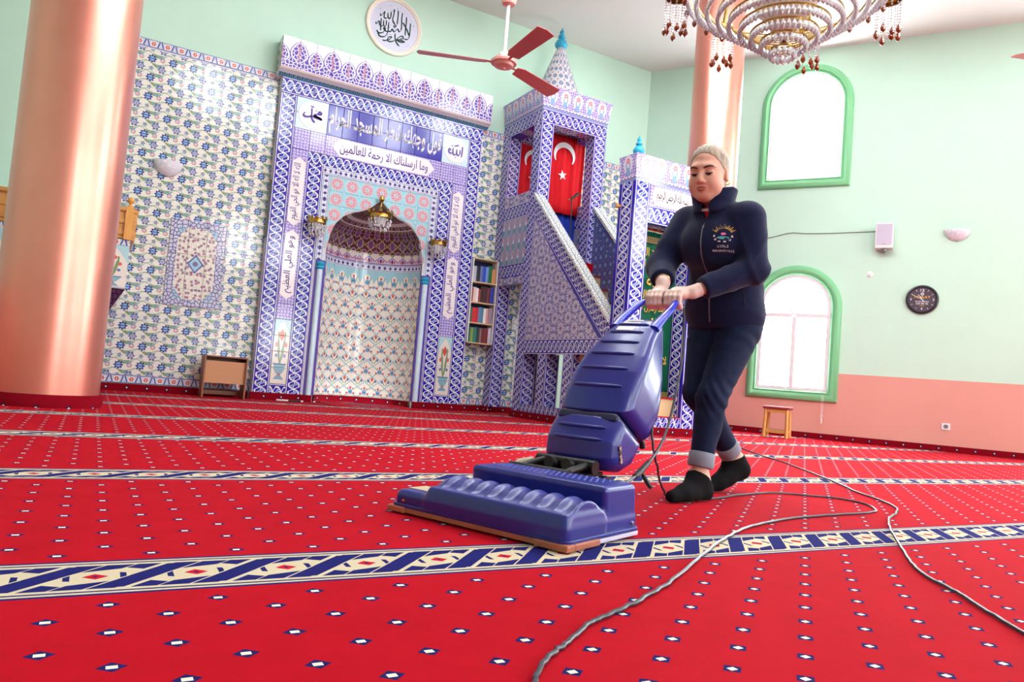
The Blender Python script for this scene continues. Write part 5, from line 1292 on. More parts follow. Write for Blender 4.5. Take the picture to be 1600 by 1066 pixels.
# ------------------------------------------------------------------ cables on the carpet
M['cable'] = mat('grey_black_cable', lambda: mixc(noise(60.0, 2.0), srgb(34, 35, 42), srgb(66, 70, 82)), rough=0.35)
def wob(pts, amp, seed):
    r = random.Random(seed); return [(p[0]+r.uniform(-amp, amp), p[1]+r.uniform(-amp, amp), p[2] if len(p) > 2 else 0.008) for p in pts]
C1 = [(2.436,2.446),(2.711,2.537),(3.026,2.603),(3.192,2.524),(3.311,2.429),(3.313,2.289),(3.183,2.136),(3.008,2.075),(2.765,2.054),(2.528,2.023),(2.263,1.953),(2.062,1.876),(1.883,1.779),(1.698,1.665),(1.509,1.537),(1.268,1.372),(1.147,1.3),(1.047,1.244),(.928,1.187),(.868,1.157),(.782,1.094),(.713,1.046),(.653,.993),(.605,.93)]
C2 = [(5.9,5.7),(5.645,5.325),(5.04,4.461),(4.805,4.058),(4.51,3.635),(3.982,2.927),(3.72,2.611),(3.576,2.381),(3.418,2.199),(3.261,2.084),(3.001,1.95),(2.76,1.789),(2.405,1.512),(2.21,1.357),(2.078,1.229),(2.003,1.116),(1.932,1.029),(1.85,.928),(1.76,.807),(1.60,.55)]
mb = MB(); mb.tube(wob(catmull([(x, y, 0.006) for x, y in C2], 6), 0.003, 5), 0.0048, 8); tag(link('power_cable', mb.mesh('power_cable', M['cable'], smooth=True)), 'grey black power cable running from the lower right to behind the woman', 'cable', 'cables on the carpet')
# ------------------------------------------------------------------ the carpet machine
VO = Vector((1.27, 2.16, 0.0)); VA = math.atan2(0.39, 0.92)
M['vac_blue'] = mat('blue_moulded_plastic', lambda: mixc(noise(5.0, 2.0), srgb(24, 34, 120), srgb(30, 42, 138)), rough=0.32, spec=0.5, coat=0.25, coatr=0.15)
M['vac_handle'] = mat('bright_blue_plastic', srgb(36, 52, 190), rough=0.25, coat=0.3)
M['bumper'] = mat('copper_brown_bumper', lambda: mixc(noise(30.0, 3.0), srgb(150, 84, 60), srgb(186, 112, 84)), rough=0.45)
M['vac_black'] = mat('black_machine_metal', srgb(16, 14, 16), rough=0.4, metallic=0.3)
vac = thing('carpet_vacuum', 'blue upright carpet vacuum with wide ribbed brush head pushed by the woman', 'vacuum cleaner', VO, VA)
def rbox(X, Y, Z, c, h, r):
    qx, qy, qz = np.abs(X-c[0])-h[0]+r, np.abs(Y-c[1])-h[1]+r, np.abs(Z-c[2])-h[2]+r
    return np.sqrt(np.maximum(qx, 0)**2 + np.maximum(qy, 0)**2 + np.maximum(qz, 0)**2) + np.minimum(np.maximum(np.maximum(qx, qy), qz), 0) - r
def base_sdf(X, Y, Z):
    S = -Y
    low = rbox(X, S, Z, (-0.0775, 0.06, 0.045), (0.2075, 0.336, 0.031), 0.022)
    t = 0.5 + 0.5*np.cos((S+0.10)*2*PI/0.062)
    rad = 0.067 + 0.0085*t**2
    hump = np.sqrt(((X+0.172)/1.28)**2 + ((Z-0.062))**2) - rad
    hump = smax(hump, np.abs(S-0.130)-0.262, 0.012)
    front = rbox(X, S, Z, (-0.18, 0.130, 0.063), (0.104, 0.264, 0.040), 0.014)
    plat = rbox(X + (Z-0.1)*0.12, S, Z, (0.024, 0.132, 0.095), (0.098, 0.262, 0.072), 0.018)
    d = smin(smin(smin(low, front, 0.03), hump, 0.014), plat, 0.012)
    return smax(d, 0.024-Z, 0.004)
h = 0.0042
o = link('base_housing', sdf_mesh('base_housing', base_sdf, np.arange(-0.30, 0.15, h), np.arange(-0.415, 0.295, h), np.arange(0.012, 0.185, h), M['vac_blue']), vac)
# flange along the foot
def rrect(x0, x1, y0, y1, r, n=6):
    P = []
    for cx_, cy_, a0 in ((x1-r, y1-r, 0), (x0+r, y1-r, PI/2), (x0+r, y0+r, PI), (x1-r, y0+r, 1.5*PI)):
        P += [(cx_+r*math.cos(a0+PI/2*k/n), cy_+r*math.sin(a0+PI/2*k/n)) for k in range(n+1)]
    return P
mb = MB(); mb.prism(rrect(-0.291, 0.136, -0.407, 0.287, 0.03), 'z', 0.022, 0.033); part(vac, 'flange', mb, M['vac_blue'], world=False, bevel=0.003)
mb = MB(); mb.prism(rrect(-0.272, 0.12, -0.388, 0.268, 0.03), 'z', 0.006, 0.022); part(vac, 'brush_plate', mb, M['vac_black'], world=False)
for nm, x0, x1, y0, y1 in (('corner_bumper', -0.297, -0.255, -0.413, -0.30), ('corner_bumper', -0.297, -0.255, 0.215, 0.293), ('side_bumper', -0.255, -0.12, -0.413, -0.393)):
    mb = MB(); mb.box(x0, x1, y0, y1, 0.004, 0.024); part(vac, nm, mb, M['bumper'], world=False, bevel=0.005)
mb = MB(); mb.box(-0.288, -0.27, -0.30, 0.215, 0.006, 0.022); part(vac, 'front_strip', mb, M['bumper'], world=False, bevel=0.003)
mb = MB(); mb.box(-0.12, 0.125, -0.404, -0.39, 0.006, 0.020); part(vac, 'side_strip', mb, mat('pale_lilac_strip', srgb(206, 196, 220), rough=0.4), world=False, bevel=0.003)
for y in (-0.33, -0.07, 0.23):
    mb = MB(); mb.lathe([(0.0, 0.006), (0.006, 0.004), (0.007, 0.0)], 8); mb.v = [(-z-0.284, x+y, q+0.042) for x, q, z in mb.v]; part(vac, 'screw', mb, M['brass'], smooth=True, world=False)
mb = MB(); mb.lathe([(0.0, 0.006), (0.006, 0.004), (0.007, 0.0)], 8); mb.v = [(x+0.09, -z-0.399, q+0.045) for x, q, z in mb.v]; part(vac, 'screw', mb, M['chrome'], smooth=True, world=False)
gd = MB()
for i in range(5):
    for j in range(20):
        gd.lathe([(0.0035, 0.0), (0.0028, 0.0024), (0.0, 0.0035)], 6, (-0.012+0.022*i, 0.09-0.0215*(j+0.5*(i % 2)), 0.1665))
o = part(vac, 'grip_dots', gd, mat('pale_blue_dots', srgb(90, 100, 196), rough=0.3), smooth=True, world=False); o['kind'] = 'stuff'
mb = MB(); mb.box(-0.23, -0.15, 0.175, 0.265, 0.0745, 0.077); part(vac, 'rating_label', mb, mat('cream_sticker', srgb(206, 190, 150), rough=0.5), world=False)
# upright body
UP = [(.415,.372),(.45,.45),(.50,.53),(.56,.60),(.63,.665),(.70,.72),(.755,.752),(.79,.762),(.812,.72),(.80,.63),(.765,.50),(.70,.36),(.64,.272),(.605,.262)]
LOW = [(.403,.352),(.368,.31),(.34,.265),(.335,.20),(.355,.158),(.42,.148),(.50,.172),(.558,.24),(.58,.252)]
YC = -0.0075
def wid(X, Z):
    u = np.clip(((X-0.42)*0.70 + (Z-0.375)*0.71 - 0.17)/0.38, 0, 1); u = u*u*(3-2*u); return 0.157 - 0.052*u
def body_sdf(poly, r):
    def f(X, Y, Z):
        y = (Y-YC)/0.157; a = X - 0.028*y*y
        d2 = poly_sdf(a, Z, poly); ds = np.abs(Y-YC) - wid(X, Z)
        return smax(d2+r*0.5, ds+r*0.5, r*1.6) - r*0.5
    return f
h = 0.005
link('upper_housing', sdf_mesh('upper_housing', body_sdf(UP, 0.03), np.arange(0.36, 0.86, h), np.arange(-0.19, 0.18, h), np.arange(0.235, 0.79, h), M['vac_blue']), vac)
link('lower_housing', sdf_mesh('lower_housing', body_sdf(LOW, 0.028), np.arange(0.30, 0.63, h), np.arange(-0.19, 0.18, h), np.arange(0.12, 0.38, h), M['vac_blue']), vac)
def neck_sdf(X, Y, Z): return smax(poly_sdf(X, Z, [(.42, .37), (.40, .34), (.57, .24), (.60, .27)]), np.abs(Y-YC)-0.135, 0.02)
link('joint_gasket', sdf_mesh('joint_gasket', neck_sdf, np.arange(0.38, 0.63, 0.008), np.arange(-0.16, 0.15, 0.008), np.arange(0.21, 0.40, 0.008), mat('navy_gasket', srgb(14, 16, 60), rough=0.5)), vac)
def on_front(poly, z, y):
    for (a0, z0), (a1, z1) in zip(poly, poly[1:]):
        if min(z0, z1) <= z <= max(z0, z1) and abs(z1-z0) > 1e-6:
            return a0 + (a1-a0)*(z-z0)/(z1-z0) + 0.028*((y-YC)/0.157)**2
    return poly[0][0]
for poly, zs, hw in ((UP, (0.733, 0.698, 0.652, 0.602, 0.540, 0.470), (0.072, 0.078, 0.088, 0.098, 0.104, 0.108)), (LOW, (0.312, 0.268), (0.105, 0.108))):
    for z, w_ in zip(zs, hw):
        pts = [(on_front(poly, z, YC + w_*t) - 0.0005, YC + w_*t - (0.0 if poly is UP else 0.0), z) for t in np.linspace(-1, 1, 13)]
        mb = MB(); mb.tube(pts, [0.003] + [0.0072]*11 + [0.003], 8); part(vac, 'rib', mb, M['vac_blue'], smooth=60, world=False)
for z, w_, hh, tx in ((0.7475, 0.040, 0.010, 0), (0.715, 0.040, 0.0085, 0)):
    pts = [(on_front(UP, z, YC)-0.0045, z), (on_front(UP, z+hh, YC)-0.0045, z+hh)]
    mb = MB(); q0, q1 = (on_front(UP, z-hh, YC)-0.0015, z-hh), (on_front(UP, z+hh, YC)-0.0015, z+hh)
    mb.face([(q0[0], YC+w_+0.014, q0[1]), (q0[0], YC-w_+0.014, q0[1]), (q1[0], YC-w_+0.014, q1[1]), (q1[0], YC+w_+0.014, q1[1])]); o = part(vac, 'label', mb, mat('silver_sticker', srgb(216, 206, 190), rough=0.35), world=False); solid(o, 0.002)
# handle loop
M['hb'] = M['vac_handle']
hp = [(0.735, -0.098, 0.715), (0.80, -0.100, 0.765), (0.88, -0.098, 0.815), (0.945, -0.088, 0.855), (0.978, -0.070, 0.868), (0.985, -0.03, 0.869), (0.985, 0.02, 0.869), (0.978, 0.055, 0.868), (0.945, 0.075, 0.855), (0.88, 0.085, 0.815), (0.80, 0.088, 0.765), (0.74, 0.085, 0.72)]
cm = catmull(hp, 4); mb = MB(); mb.tube(cm, [0.026 - 0.010*min(1, min(k, len(cm)-1-k)/10) for k in range(len(cm))], 12, flat=0.8); part(vac, 'handle', mb, M['hb'], smooth=60, world=False)
# hinge and running gear
for y in (-0.10, 0.085):
    mb = MB(); mb.tube([(0.07, y, 0.14), (0.20, y, 0.165), (0.40, y, 0.19)], 0.014, 8); part(vac, 'hinge_arm', mb, M['vac_black'], smooth=50, world=False)
for a, z, r in ((0.13, 0.150, 0.022), (0.30, 0.172, 0.026)):
    mb = MB(); mb.tube([(a, -0.13, z), (a, 0.12, z)], r, 14); part(vac, 'hinge_bar', mb, M['vac_black'], smooth=50, world=False)
for y in (-0.045, 0.03):
    mb = MB(); mb.tube([(0.262, y, 0.172), (0.235, y, 0.175)], 0.022, 12); part(vac, 'hinge_knob', mb, M['black'], smooth=50, world=False)
mb = MB(); mb.box(0.13, 0.40, -0.105, 0.09, 0.135, 0.150); part(vac, 'chassis_plate', mb, M['vac_black'], world=False, bevel=0.004)
for y in (-0.135, 0.12):
    mb = MB(); mb.tube([(0.36, y-0.014, 0.072), (0.36, y+0.014, 0.072)], 0.07, 24); part(vac, 'wheel', mb, M['black'], smooth=40, world=False)
mb = MB(); mb.tube([(0.36, -0.13, 0.072), (0.36, 0.12, 0.072)], 0.014, 8); mb.box(0.345, 0.375, -0.02, 0.02, 0.07, 0.15); part(vac, 'axle', mb, M['vac_black'], world=False)
mb = MB(); mb.tube([(0.31, 0.15, 0.165), (0.27, 0.185, 0.15), (0.24, 0.20, 0.135)], [0.013, 0.017, 0.010], 8); part(vac, 'relief_valve', mb, mat('bone_plastic', srgb(196, 188, 160), rough=0.5), smooth=50, world=False)
mb = MB(); q = [(0.392, 0.25), (0.406, 0.252), (0.425, 0.19), (0.412, 0.185)]
for k in range(1): mb.prism(q, 'y', YC-0.1615, YC-0.150)
part(vac, 'side_label', mb, mat('tan_black_label', lambda: mixc(gt(noise(90.0, 2.0), 0.5), srgb(40, 30, 34), srgb(190, 150, 130)), rough=0.5), world=False)
mb = MB(); mb.tube([(0.625, -0.125, 0.275), (0.645, -0.13, 0.255), (0.65, -0.13, 0.235)], 0.012, 8); part(vac, 'release_lever', mb, M['black'], smooth=50, world=False)
# cords: one loops from the handle to the head, one from the body to the floor and on over the carpet
G1 = [(2.233,2.46,.838),(2.218,2.432,.757),(2.172,2.379,.613),(2.092,2.313,.475),(2.026,2.263,.371),(1.941,2.206,.272),(1.809,2.117,.203),(1.694,2.036,.171),(1.593,1.971,.15),(1.50,1.925,.13)]
inv = (Matrix.Translation(VO) @ Matrix.Rotation(VA, 4, 'Z')).inverted()
mb = MB(); mb.tube([inv @ p for p in catmull(G1, 6)], 0.0052, 8); part(vac, 'power_cord', mb, M['cable'], smooth=True, world=False)
mb = MB(); mb.tube([inv @ Vector(p) for p in ((1.80, 2.11, 0.203), (1.694, 2.036, .171), (1.66, 2.015, 0.163))], [0.009, 0.012, 0.009], 8); mb.tube([inv @ Vector(p) for p in ((1.715, 2.05, .176), (1.735, 2.03, .135), (1.742, 2.02, .122))], 0.008, 6); part(vac, 'cord_clip', mb, M['black'], smooth=50, world=False)
B1 = [(1.928,2.298,.46),(1.955,2.288,.391),(1.93,2.255,.291),(1.945,2.250,.22),(2.02,2.30,.12),(2.16,2.42,.04),(2.30,2.56,.009),(2.42,2.575,.007)]
mb = MB(); mb.tube(wob(catmull(B1 + [(x, y, 0.006) for x, y in C1], 6), 0.003, 9), 0.0048, 8); tag(link('power_cable', mb.mesh('power_cable', M['cable'], smooth=True)), 'grey black power cable looping from the vacuum across the foreground carpet', 'cable', 'cables on the carpet')
# ------------------------------------------------------------------ the woman
# frame: x = a (backwards from her), y = towards her right, z up; same axes as the vacuum
PO = (1.36, -0.13)
wroot = thing('person', 'woman in navy fleece, rolled jeans, black socks and gloves pushing a blue vacuum', 'person', VO + Matrix.Rotation(VA, 3, 'Z') @ Vector((PO[0], PO[1], 0)), VA)
def wpart(name, fn, bx, by, bz, h, m, parent=None, label=None):
    g = [np.arange(b[0], b[1], h) if not isinstance(b[0], (tuple, list)) else np.concatenate([np.arange(*q) for q in b]) for b in (bx, by, bz)]
    me = sdf_mesh(name, fn, g[0], g[1], g[2], M[m] if isinstance(m, str) else m)
    me.transform(Matrix.Translation((-PO[0], -PO[1], 0)))
    o = link(name, me, parent or wroot)
    if label: o['label'] = label
    return o
def wmb(name, mb, m, parent=None, smooth=60, label=None):
    me = mb.mesh(name, m, smooth=smooth, off=(PO[0], PO[1], 0)); o = link(name, me, parent or wroot)
    if label: o['label'] = label
    return o
def A(a, s, z): return (a, -s, z)
HIPL, HIPR = A(1.42, 0.205, 0.83), A(1.43, 0.045, 0.83)
KNL, ANL, KNR, ANR = A(1.20, 0.175, 0.455), A(1.135, 0.165, 0.10), A(1.30, 0.065, 0.475), A(1.625, 0.135, 0.165)
SHL, SHR = A(1.235, 0.278, 1.280), A(1.285, -0.038, 1.292)
ELL, ELR = A(1.235, 0.315, 1.045), A(1.165, -0.105, 1.055)
WRL, WRR = A(1.035, 0.125, 0.915), A(1.015, -0.012, 0.955)
CHEST, WAIST = A(1.285, 0.12, 1.20), A(1.385, 0.125, 0.98)
NECK0, NECK1 = A(1.245, 0.115, 1.33), A(1.185, 0.11, 1.42)
# head frame
HS = 1.07; HC = np.array(A(1.155, 0.108, 1.478)); pt = math.radians(13)
hf = np.array([-1.0*math.cos(pt), -0.05*math.cos(pt), -math.sin(pt)]); hf /= np.linalg.norm(hf)
hl = np.cross([0, 0, 1], hf); hl /= np.linalg.norm(hl); hu = np.cross(hf, hl)
def H(x, y, z): return tuple(HC + (hf*x + hl*y + hu*z)*HS)
def hloc(X, Y, Z):
    x, y, z = X-HC[0], Y-HC[1], Z-HC[2]
    x, y, z = x/HS, y/HS, z/HS
    return x*hf[0]+y*hf[1]+z*hf[2], x*hl[0]+y*hl[1]+z*hl[2], x*hu[0]+y*hu[1]+z*hu[2]
def head_sdf(X, Y, Z):
    x, y, z = hloc(X, Y, Z); ya = np.abs(y)
    d = ellipsoid(x, y, z, (-0.014, 0, 0.032), (0.094, 0.074, 0.088))
    d = smin(d, ellipsoid(x, y, z, (0.020, 0, -0.028), (0.070, 0.065, 0.082)), 0.03)
    d = smin(d, ellipsoid(x, y, z, (0.048, 0, -0.088), (0.036, 0.036, 0.026)), 0.03)
    d = smin(d, ellipsoid(x, ya, z, (0.045, 0.037, -0.040), (0.035, 0.029, 0.034)), 0.025)
    d = smin(d, ellipsoid(x, ya, z, (0.012, 0.047, -0.068), (0.034, 0.015, 0.020)), 0.03)
    d = smin(d, ellipsoid(x, y, z, (0.070, 0, 0.030), (0.022, 0.052, 0.014)), 0.02)
    d = smax(d, -(np.sqrt((x-0.100)**2 + (ya-0.031)**2 + ((z-0.004)*1.15)**2) - 0.020), 0.014)
    d = smin(d, ellipsoid(x, ya, z, (0.0725, 0.031, 0.004), (0.0135, 0.0165, 0.0125)), 0.004)
    d = smin(d, capsule(x, y, z, (0.086, 0, 0.016), (0.104, 0, -0.026), 0.0075, 0.0115), 0.012)
    d = smin(d, ellipsoid(x, ya, z, (0.093, 0.011, -0.032), (0.011, 0.009, 0.008)), 0.006)
    d = smin(d, ellipsoid(x, y, z, (0.083, 0, -0.056), (0.012, 0.024, 0.0075)), 0.008)
    d = smin(d, ellipsoid(x, y, z, (0.081, 0, -0.067), (0.012, 0.020, 0.0075)), 0.008)
    d = smax(d, -ellipsoid(x, y, z, (0.098, 0, -0.0612), (0.012, 0.022, 0.0020)), 0.003)
    d = smin(d, ellipsoid(x, ya, z, (-0.012, 0.076, -0.006), (0.018, 0.009, 0.030)), 0.006)
    return d*HS
def hand_sdf(X, Y, Z, yc, wrist, side):
    """closed hand over the bar at x=0.985, z=0.869"""
    bx, bz = 0.984, 0.869
    d = ellipsoid(X, Y, Z, (bx+0.004, yc, bz+0.031), (0.036, 0.041, 0.021))
    d = smin(d, capsule(X, Y, Z, (bx+0.012, yc, bz+0.036), wrist, 0.026, 0.025), 0.022)
    for k in range(4):
        y = yc + (k-1.5)*0.0195; L = (1.0, 1.06, 1.03, 0.9)[k if side > 0 else 3-k]
        P = [(bx-0.020, y, bz+0.036), (bx-0.036*L, y, bz+0.013), (bx-0.033*L, y, bz-0.016), (bx-0.010, y, bz-0.0295)]
        for p, q in zip(P, P[1:]): d = smin(d, capsule(X, Y, Z, p, q, 0.0105, 0.0096), 0.004)
    yt = yc - side*0.045
    for p, q, r0, r1 in (((bx+0.020, yc-side*0.028, bz+0.024), (bx+0.016, yt, bz-0.010), 0.013, 0.0115), ((bx+0.016, yt, bz-0.010), (bx-0.014, yt+side*0.008, bz-0.030), 0.0115, 0.0095)):
        d = smin(d, capsule(X, Y, Z, p, q, r0, r1), 0.008)
    return d
YL, YR = -0.070, 0.020
def foot_sdf(X, Y, Z, ank, heel, ball, toe, inf=0.0):
    d = capsule(X, Y, Z, heel, ball, 0.036+inf, 0.034+inf)
    d = smin(d, capsule(X, Y, Z, ball, toe, 0.034+inf, 0.022+inf), 0.02)
    mid = tuple((np.array(heel)*0.25+np.array(ball)*0.75) + np.array([0.02, 0, 0.012]))
    d = smin(d, capsule(X, Y, Z, ank, mid, 0.037+inf, 0.030+inf), 0.05)
    return smin(d, capsule(X, Y, Z, ank, heel, 0.037+inf, 0.035+inf), 0.05)
FL = (A(1.135, 0.165, 0.105), A(1.165, 0.172, 0.040), A(1.01, 0.155, 0.034), A(0.925, 0.140, 0.027))
FR = (A(1.620, 0.138, 0.165), A(1.668, 0.155, 0.110), A(1.515, 0.105, 0.046), A(1.445, 0.083, 0.030))
def body_core(X, Y, Z):
    d = head_sdf(X, Y, Z)
    d = smin(d, capsule(X, Y, Z, H(-0.028, 0, -0.05), NECK0, 0.050, 0.054), 0.03)
    d = smin(d, ellipsoid(X, Y, Z, CHEST, (0.085, 0.14, 0.14)), 0.04); d = smin(d, ellipsoid(X, Y, Z, WAIST, (0.085, 0.13, 0.16)), 0.05); d = smin(d, ellipsoid(X, Y, Z, A(1.42, 0.125, 0.85), (0.10, 0.145, 0.10)), 0.05)
    for sh, el, wr, yc, sd in ((SHL, ELL, WRL, YL, -1), (SHR, ELR, WRR, YR, 1)):
        d = smin(d, capsule(X, Y, Z, sh, el, 0.046, 0.040), 0.03); d = smin(d, capsule(X, Y, Z, el, wr, 0.042, 0.0265), 0.02)
        d = smin(d, hand_sdf(X, Y, Z, yc, wr, sd), 0.006)
    for hp_, kn, an, ft in ((HIPL, KNL, ANL, FL), (HIPR, KNR, ANR, FR)):
        d = smin(d, capsule(X, Y, Z, hp_, kn, 0.080, 0.050), 0.03); d = smin(d, capsule(X, Y, Z, kn, an, 0.050, 0.034), 0.02); d = smin(d, foot_sdf(X, Y, Z, *ft), 0.01)
    return d
M['skin'] = mat('fair_skin', lambda: mixc(noise(14.0, 3.0), srgb(214, 158, 136), srgb(226, 174, 152)), rough=0.45, spec=0.4, sss=0.15)
M['navy'] = mat('navy_fleece', lambda: mixc(noise(40.0, 3.0), srgb(14, 20, 50), srgb(24, 33, 72)), rough=0.85, spec=0.2, sheen=0.12, bump=(lambda: noise(320.0, 2.0), 0.3, 0.002))
M['denim'] = mat('dark_denim', lambda: mixc(noise(24.0, 4.0, 0.65), srgb(14, 20, 42), srgb(30, 42, 76)), rough=0.8, spec=0.2, bump=(lambda: noise(500.0, 1.0), 0.25, 0.001))
M['cuff'] = mat('faded_denim_cuff', lambda: mixc(noise(220.0, 2.0), srgb(112, 120, 136), srgb(150, 156, 168)), rough=0.85)
M['sock'] = mat('black_cotton', lambda: mixc(noise(200.0, 2.0), srgb(10, 10, 12), srgb(24, 24, 27)), rough=0.9, spec=0.15)
M['hair'] = mat('ash_blonde_hair', lambda: mixc(noise(1.0, 4.0, 0.7, vscale(objpos(), (14.0, 190.0, 26.0))), srgb(58, 46, 40), srgb(222, 204, 178)), rough=0.45, bump=(lambda: noise(1.0, 3.0, 0.6, vscale(objpos(), (20.0, 320.0, 40.0))), 0.6, 0.004))
M['glove'] = mat('thin_latex_glove', lambda: mixc(noise(30.0, 3.0), srgb(222, 186, 172), srgb(236, 214, 204)), rough=0.35, spec=0.5)
xr = [(0.84, 0.93, 0.012), (0.93, 1.30, 0.0042), (1.30, 1.78, 0.014)]; yr = [(-0.40, -0.195, 0.014), (-0.195, 0.10, 0.0042), (0.10, 0.20, 0.014)]; zr = [(-0.02, 0.80, 0.015), (0.80, 1.0, 0.006), (1.0, 1.34, 0.016), (1.34, 1.64, 0.0042)]
body = wpart('body', body_core, xr, yr, zr, 0, 'skin')
# gloves
for yc, wr, sd, el in ((YL, WRL, -1, ELL), (YR, WRR, 1, ELR)):
    w0, e0 = np.array(wr), np.array(el); cut = w0 + (e0-w0)*0.12; nrm = (e0-w0)/np.linalg.norm(e0-w0)
    def gf(X, Y, Z, yc=yc, wr=wr, sd=sd, cut=cut, nrm=nrm, el=el):
        d = hand_sdf(X, Y, Z, yc, wr, sd) - 0.0022
        d = smin(d, capsule(X, Y, Z, wr, tuple(cut + nrm*0.05), 0.0305, 0.0335), 0.01)
        return np.maximum(d, (X-cut[0])*nrm[0] + (Y-cut[1])*nrm[1] + (Z-cut[2])*nrm[2])
    wpart('glove', gf, (0.91, 1.08), (min(yc, wr[1])-0.075, max(yc, wr[1])+0.075), (0.81, 1.0), 0.003, 'glove', label='thin pale disposable glove')
# jeans
def jeans_sdf(X, Y, Z):
    d = smin(ellipsoid(X, Y, Z, A(1.415, 0.125, 0.86), (0.128, 0.175, 0.135)), ellipsoid(X, Y, Z, A(1.49, 0.13, 0.82), (0.085, 0.155, 0.10)), 0.05)
    for hp_, kn, an, ke in ((HIPL, KNL, ANL, 0.86), (HIPR, KNR, ANR, 0.9)):
        hp_, kn, an = map(np.array, (hp_, kn, an)); end = kn + (an-kn)*ke
        t = smin(capsule(X, Y, Z, tuple(hp_+np.array([0.0, 0, -0.03])), tuple(kn), 0.102, 0.066), capsule(X, Y, Z, tuple(kn), tuple(end), 0.066, 0.050), 0.03)
        calf = kn + (an-kn)*0.32 + np.array([0.02, 0, 0.01]); t = smin(t, ellipsoid(X, Y, Z, tuple(calf), (0.056, 0.054, 0.10)), 0.03)
        n = (an-kn)/np.linalg.norm(an-kn); t = smax(t, (X-end[0])*n[0] + (Y-end[1])*n[1] + (Z-end[2])*n[2], 0.004)
        q = (X-kn[0])*n[0] + (Y-kn[1])*n[1] + (Z-kn[2])*n[2]
        t = t + 0.0032*np.sin(q*95 + 9*(Y-kn[1])/0.06)*np.exp(-(q/0.09)**2)
        d = smin(d, t, 0.018)
    d = d + 0.0025*np.sin(Z*70 + X*50)*np.exp(-((Z-0.74)/0.06)**2)
    return smax(d, Z-0.90, 0.01)
wpart('jeans', jeans_sdf, (1.06, 1.76), (-0.34, 0.09), (0.10, 0.92), 0.0075, 'denim')
for kn, an, ke in ((KNL, ANL, 0.86), (KNR, ANR, 0.9)):
    kn, an = Vector(kn), Vector(an); e = kn + (an-kn)*ke; d = (an-kn).normalized(); mb = MB()
    mb.tube([e-d*0.062, e-d*0.058, e-d*0.03, e-d*0.002, e+d*0.004, e+d*0.002, e-d*0.02], [0.053, 0.0575, 0.0580, 0.0575, 0.054, 0.047, 0.046], 28, caps=False); wmb('jeans_cuff', mb, M['cuff'], label='rolled up faded denim cuff')
# socks
for ft, zc in ((FL, None), (FR, None)):
    an = np.array(ft[0]); up = np.array(KNL if ft is FL else KNR) - an; up /= np.linalg.norm(up); cp = an - up*0.012
    def sf(X, Y, Z, ft=ft, cp=cp, up=up):
        d = foot_sdf(X, Y, Z, *ft, 0.0045); return np.maximum(smax(d, 0.002-Z, 0.01), (X-cp[0])*(up[0]+0.5) + (Y-cp[1])*up[1] + (Z-cp[2])*up[2] - 0.012)
    lo = np.min(np.array(ft), 0)-0.06; hi = np.max(np.array(ft), 0)+0.07
    wpart('sock', sf, (lo[0], hi[0]), (lo[1], hi[1]), (0.0-0.006, hi[2]), 0.005, 'sock', label='black ankle sock')
# jacket
def fold(x): return np.exp(-5*np.sin(x/2)**2) - 0.35
def sleeve(X, Y, Z, sh, el, wr, k, ph):
    sh, el, wr = map(np.array, (sh, el, wr)); cut = wr + (el-wr)*k
    d = smin(capsule(X, Y, Z, tuple(sh), tuple(el), 0.079, 0.068), capsule(X, Y, Z, tuple(el), tuple(cut), 0.068, 0.051), 0.025)
    n = (wr-el)/np.linalg.norm(wr-el); d = smax(d, (X-cut[0])*n[0] + (Y-cut[1])*n[1] + (Z-cut[2])*n[2], 0.006)
    q = (X-el[0])*n[0] + (Y-el[1])*n[1] + (Z-el[2])*n[2]; m = (el-sh)/np.linalg.norm(el-sh); p = (X-sh[0])*m[0] + (Y-sh[1])*m[1] + (Z-sh[2])*m[2]
    d = d - 0.0075*fold(q*50 + X*26 + Y*22 + ph)*np.exp(-((q-0.05)/0.10)**2) - 0.008*fold(p*34 + X*40 - Y*26 + ph)*np.exp(-((p-0.20)/0.11)**2)
    return d
def jacket_sdf(X, Y, Z):
    d = ellipsoid(X, Y, Z, CHEST, (0.132, 0.182, 0.175))
    d = smin(d, ellipsoid(X, Y, Z, A(1.215, 0.125, 1.165), (0.105, 0.155, 0.115)), 0.05)
    d = smin(d, ellipsoid(X, Y, Z, WAIST, (0.142, 0.180, 0.20)), 0.07)
    d = smin(d, ellipsoid(X, Y, Z, A(1.42, 0.125, 0.86), (0.148, 0.192, 0.15)), 0.06)
    d = smin(d, capsule(X, Y, Z, tuple(np.array(SHL)+np.array([0.01, 0.03, 0.0])), tuple(np.array(SHR)+np.array([0.0, -0.03, 0.0])), 0.072, 0.072), 0.05)
    d = smin(d, capsule(X, Y, Z, NECK0, A(1.275, 0.115, 1.30), 0.075, 0.10), 0.05)
    d = d - 0.007*fold(Z*36 + Y*16 + X*18)*np.exp(-((Z-0.95)/0.12)**2)
    d = smin(d, sleeve(X, Y, Z, SHL, ELL, WRL, 0.16, 0.4), 0.028)
    d = smin(d, sleeve(X, Y, Z, SHR, ELR, WRR, 0.20, 1.7), 0.028)
    d = smax(d, 0.785-Z - 0.05*(X-1.36), 0.008)
    # neck opening, a narrow V to the front
    nx, ny = X-1.212, Y+0.112
    hole = np.sqrt(nx*nx + ny*ny) - 0.058 - np.clip(Z-1.36, 0, 1)*0.3
    vee = np.abs(ny - 0.004) - (0.005 + np.clip(Z-1.275, 0, 1)*0.20)
    vee = np.maximum(np.maximum(vee, 1.27-Z), X-1.20)
    d = smax(d, -np.maximum(hole, 1.325 + 0.55*np.clip(1.222-X, 0, 1) - Z), 0.008); d = smax(d, -vee, 0.006)
    return d
jk = wpart('jacket', jacket_sdf, (0.98, 1.62), (-0.42, 0.21), (0.75, 1.40), 0.0065, 'navy')
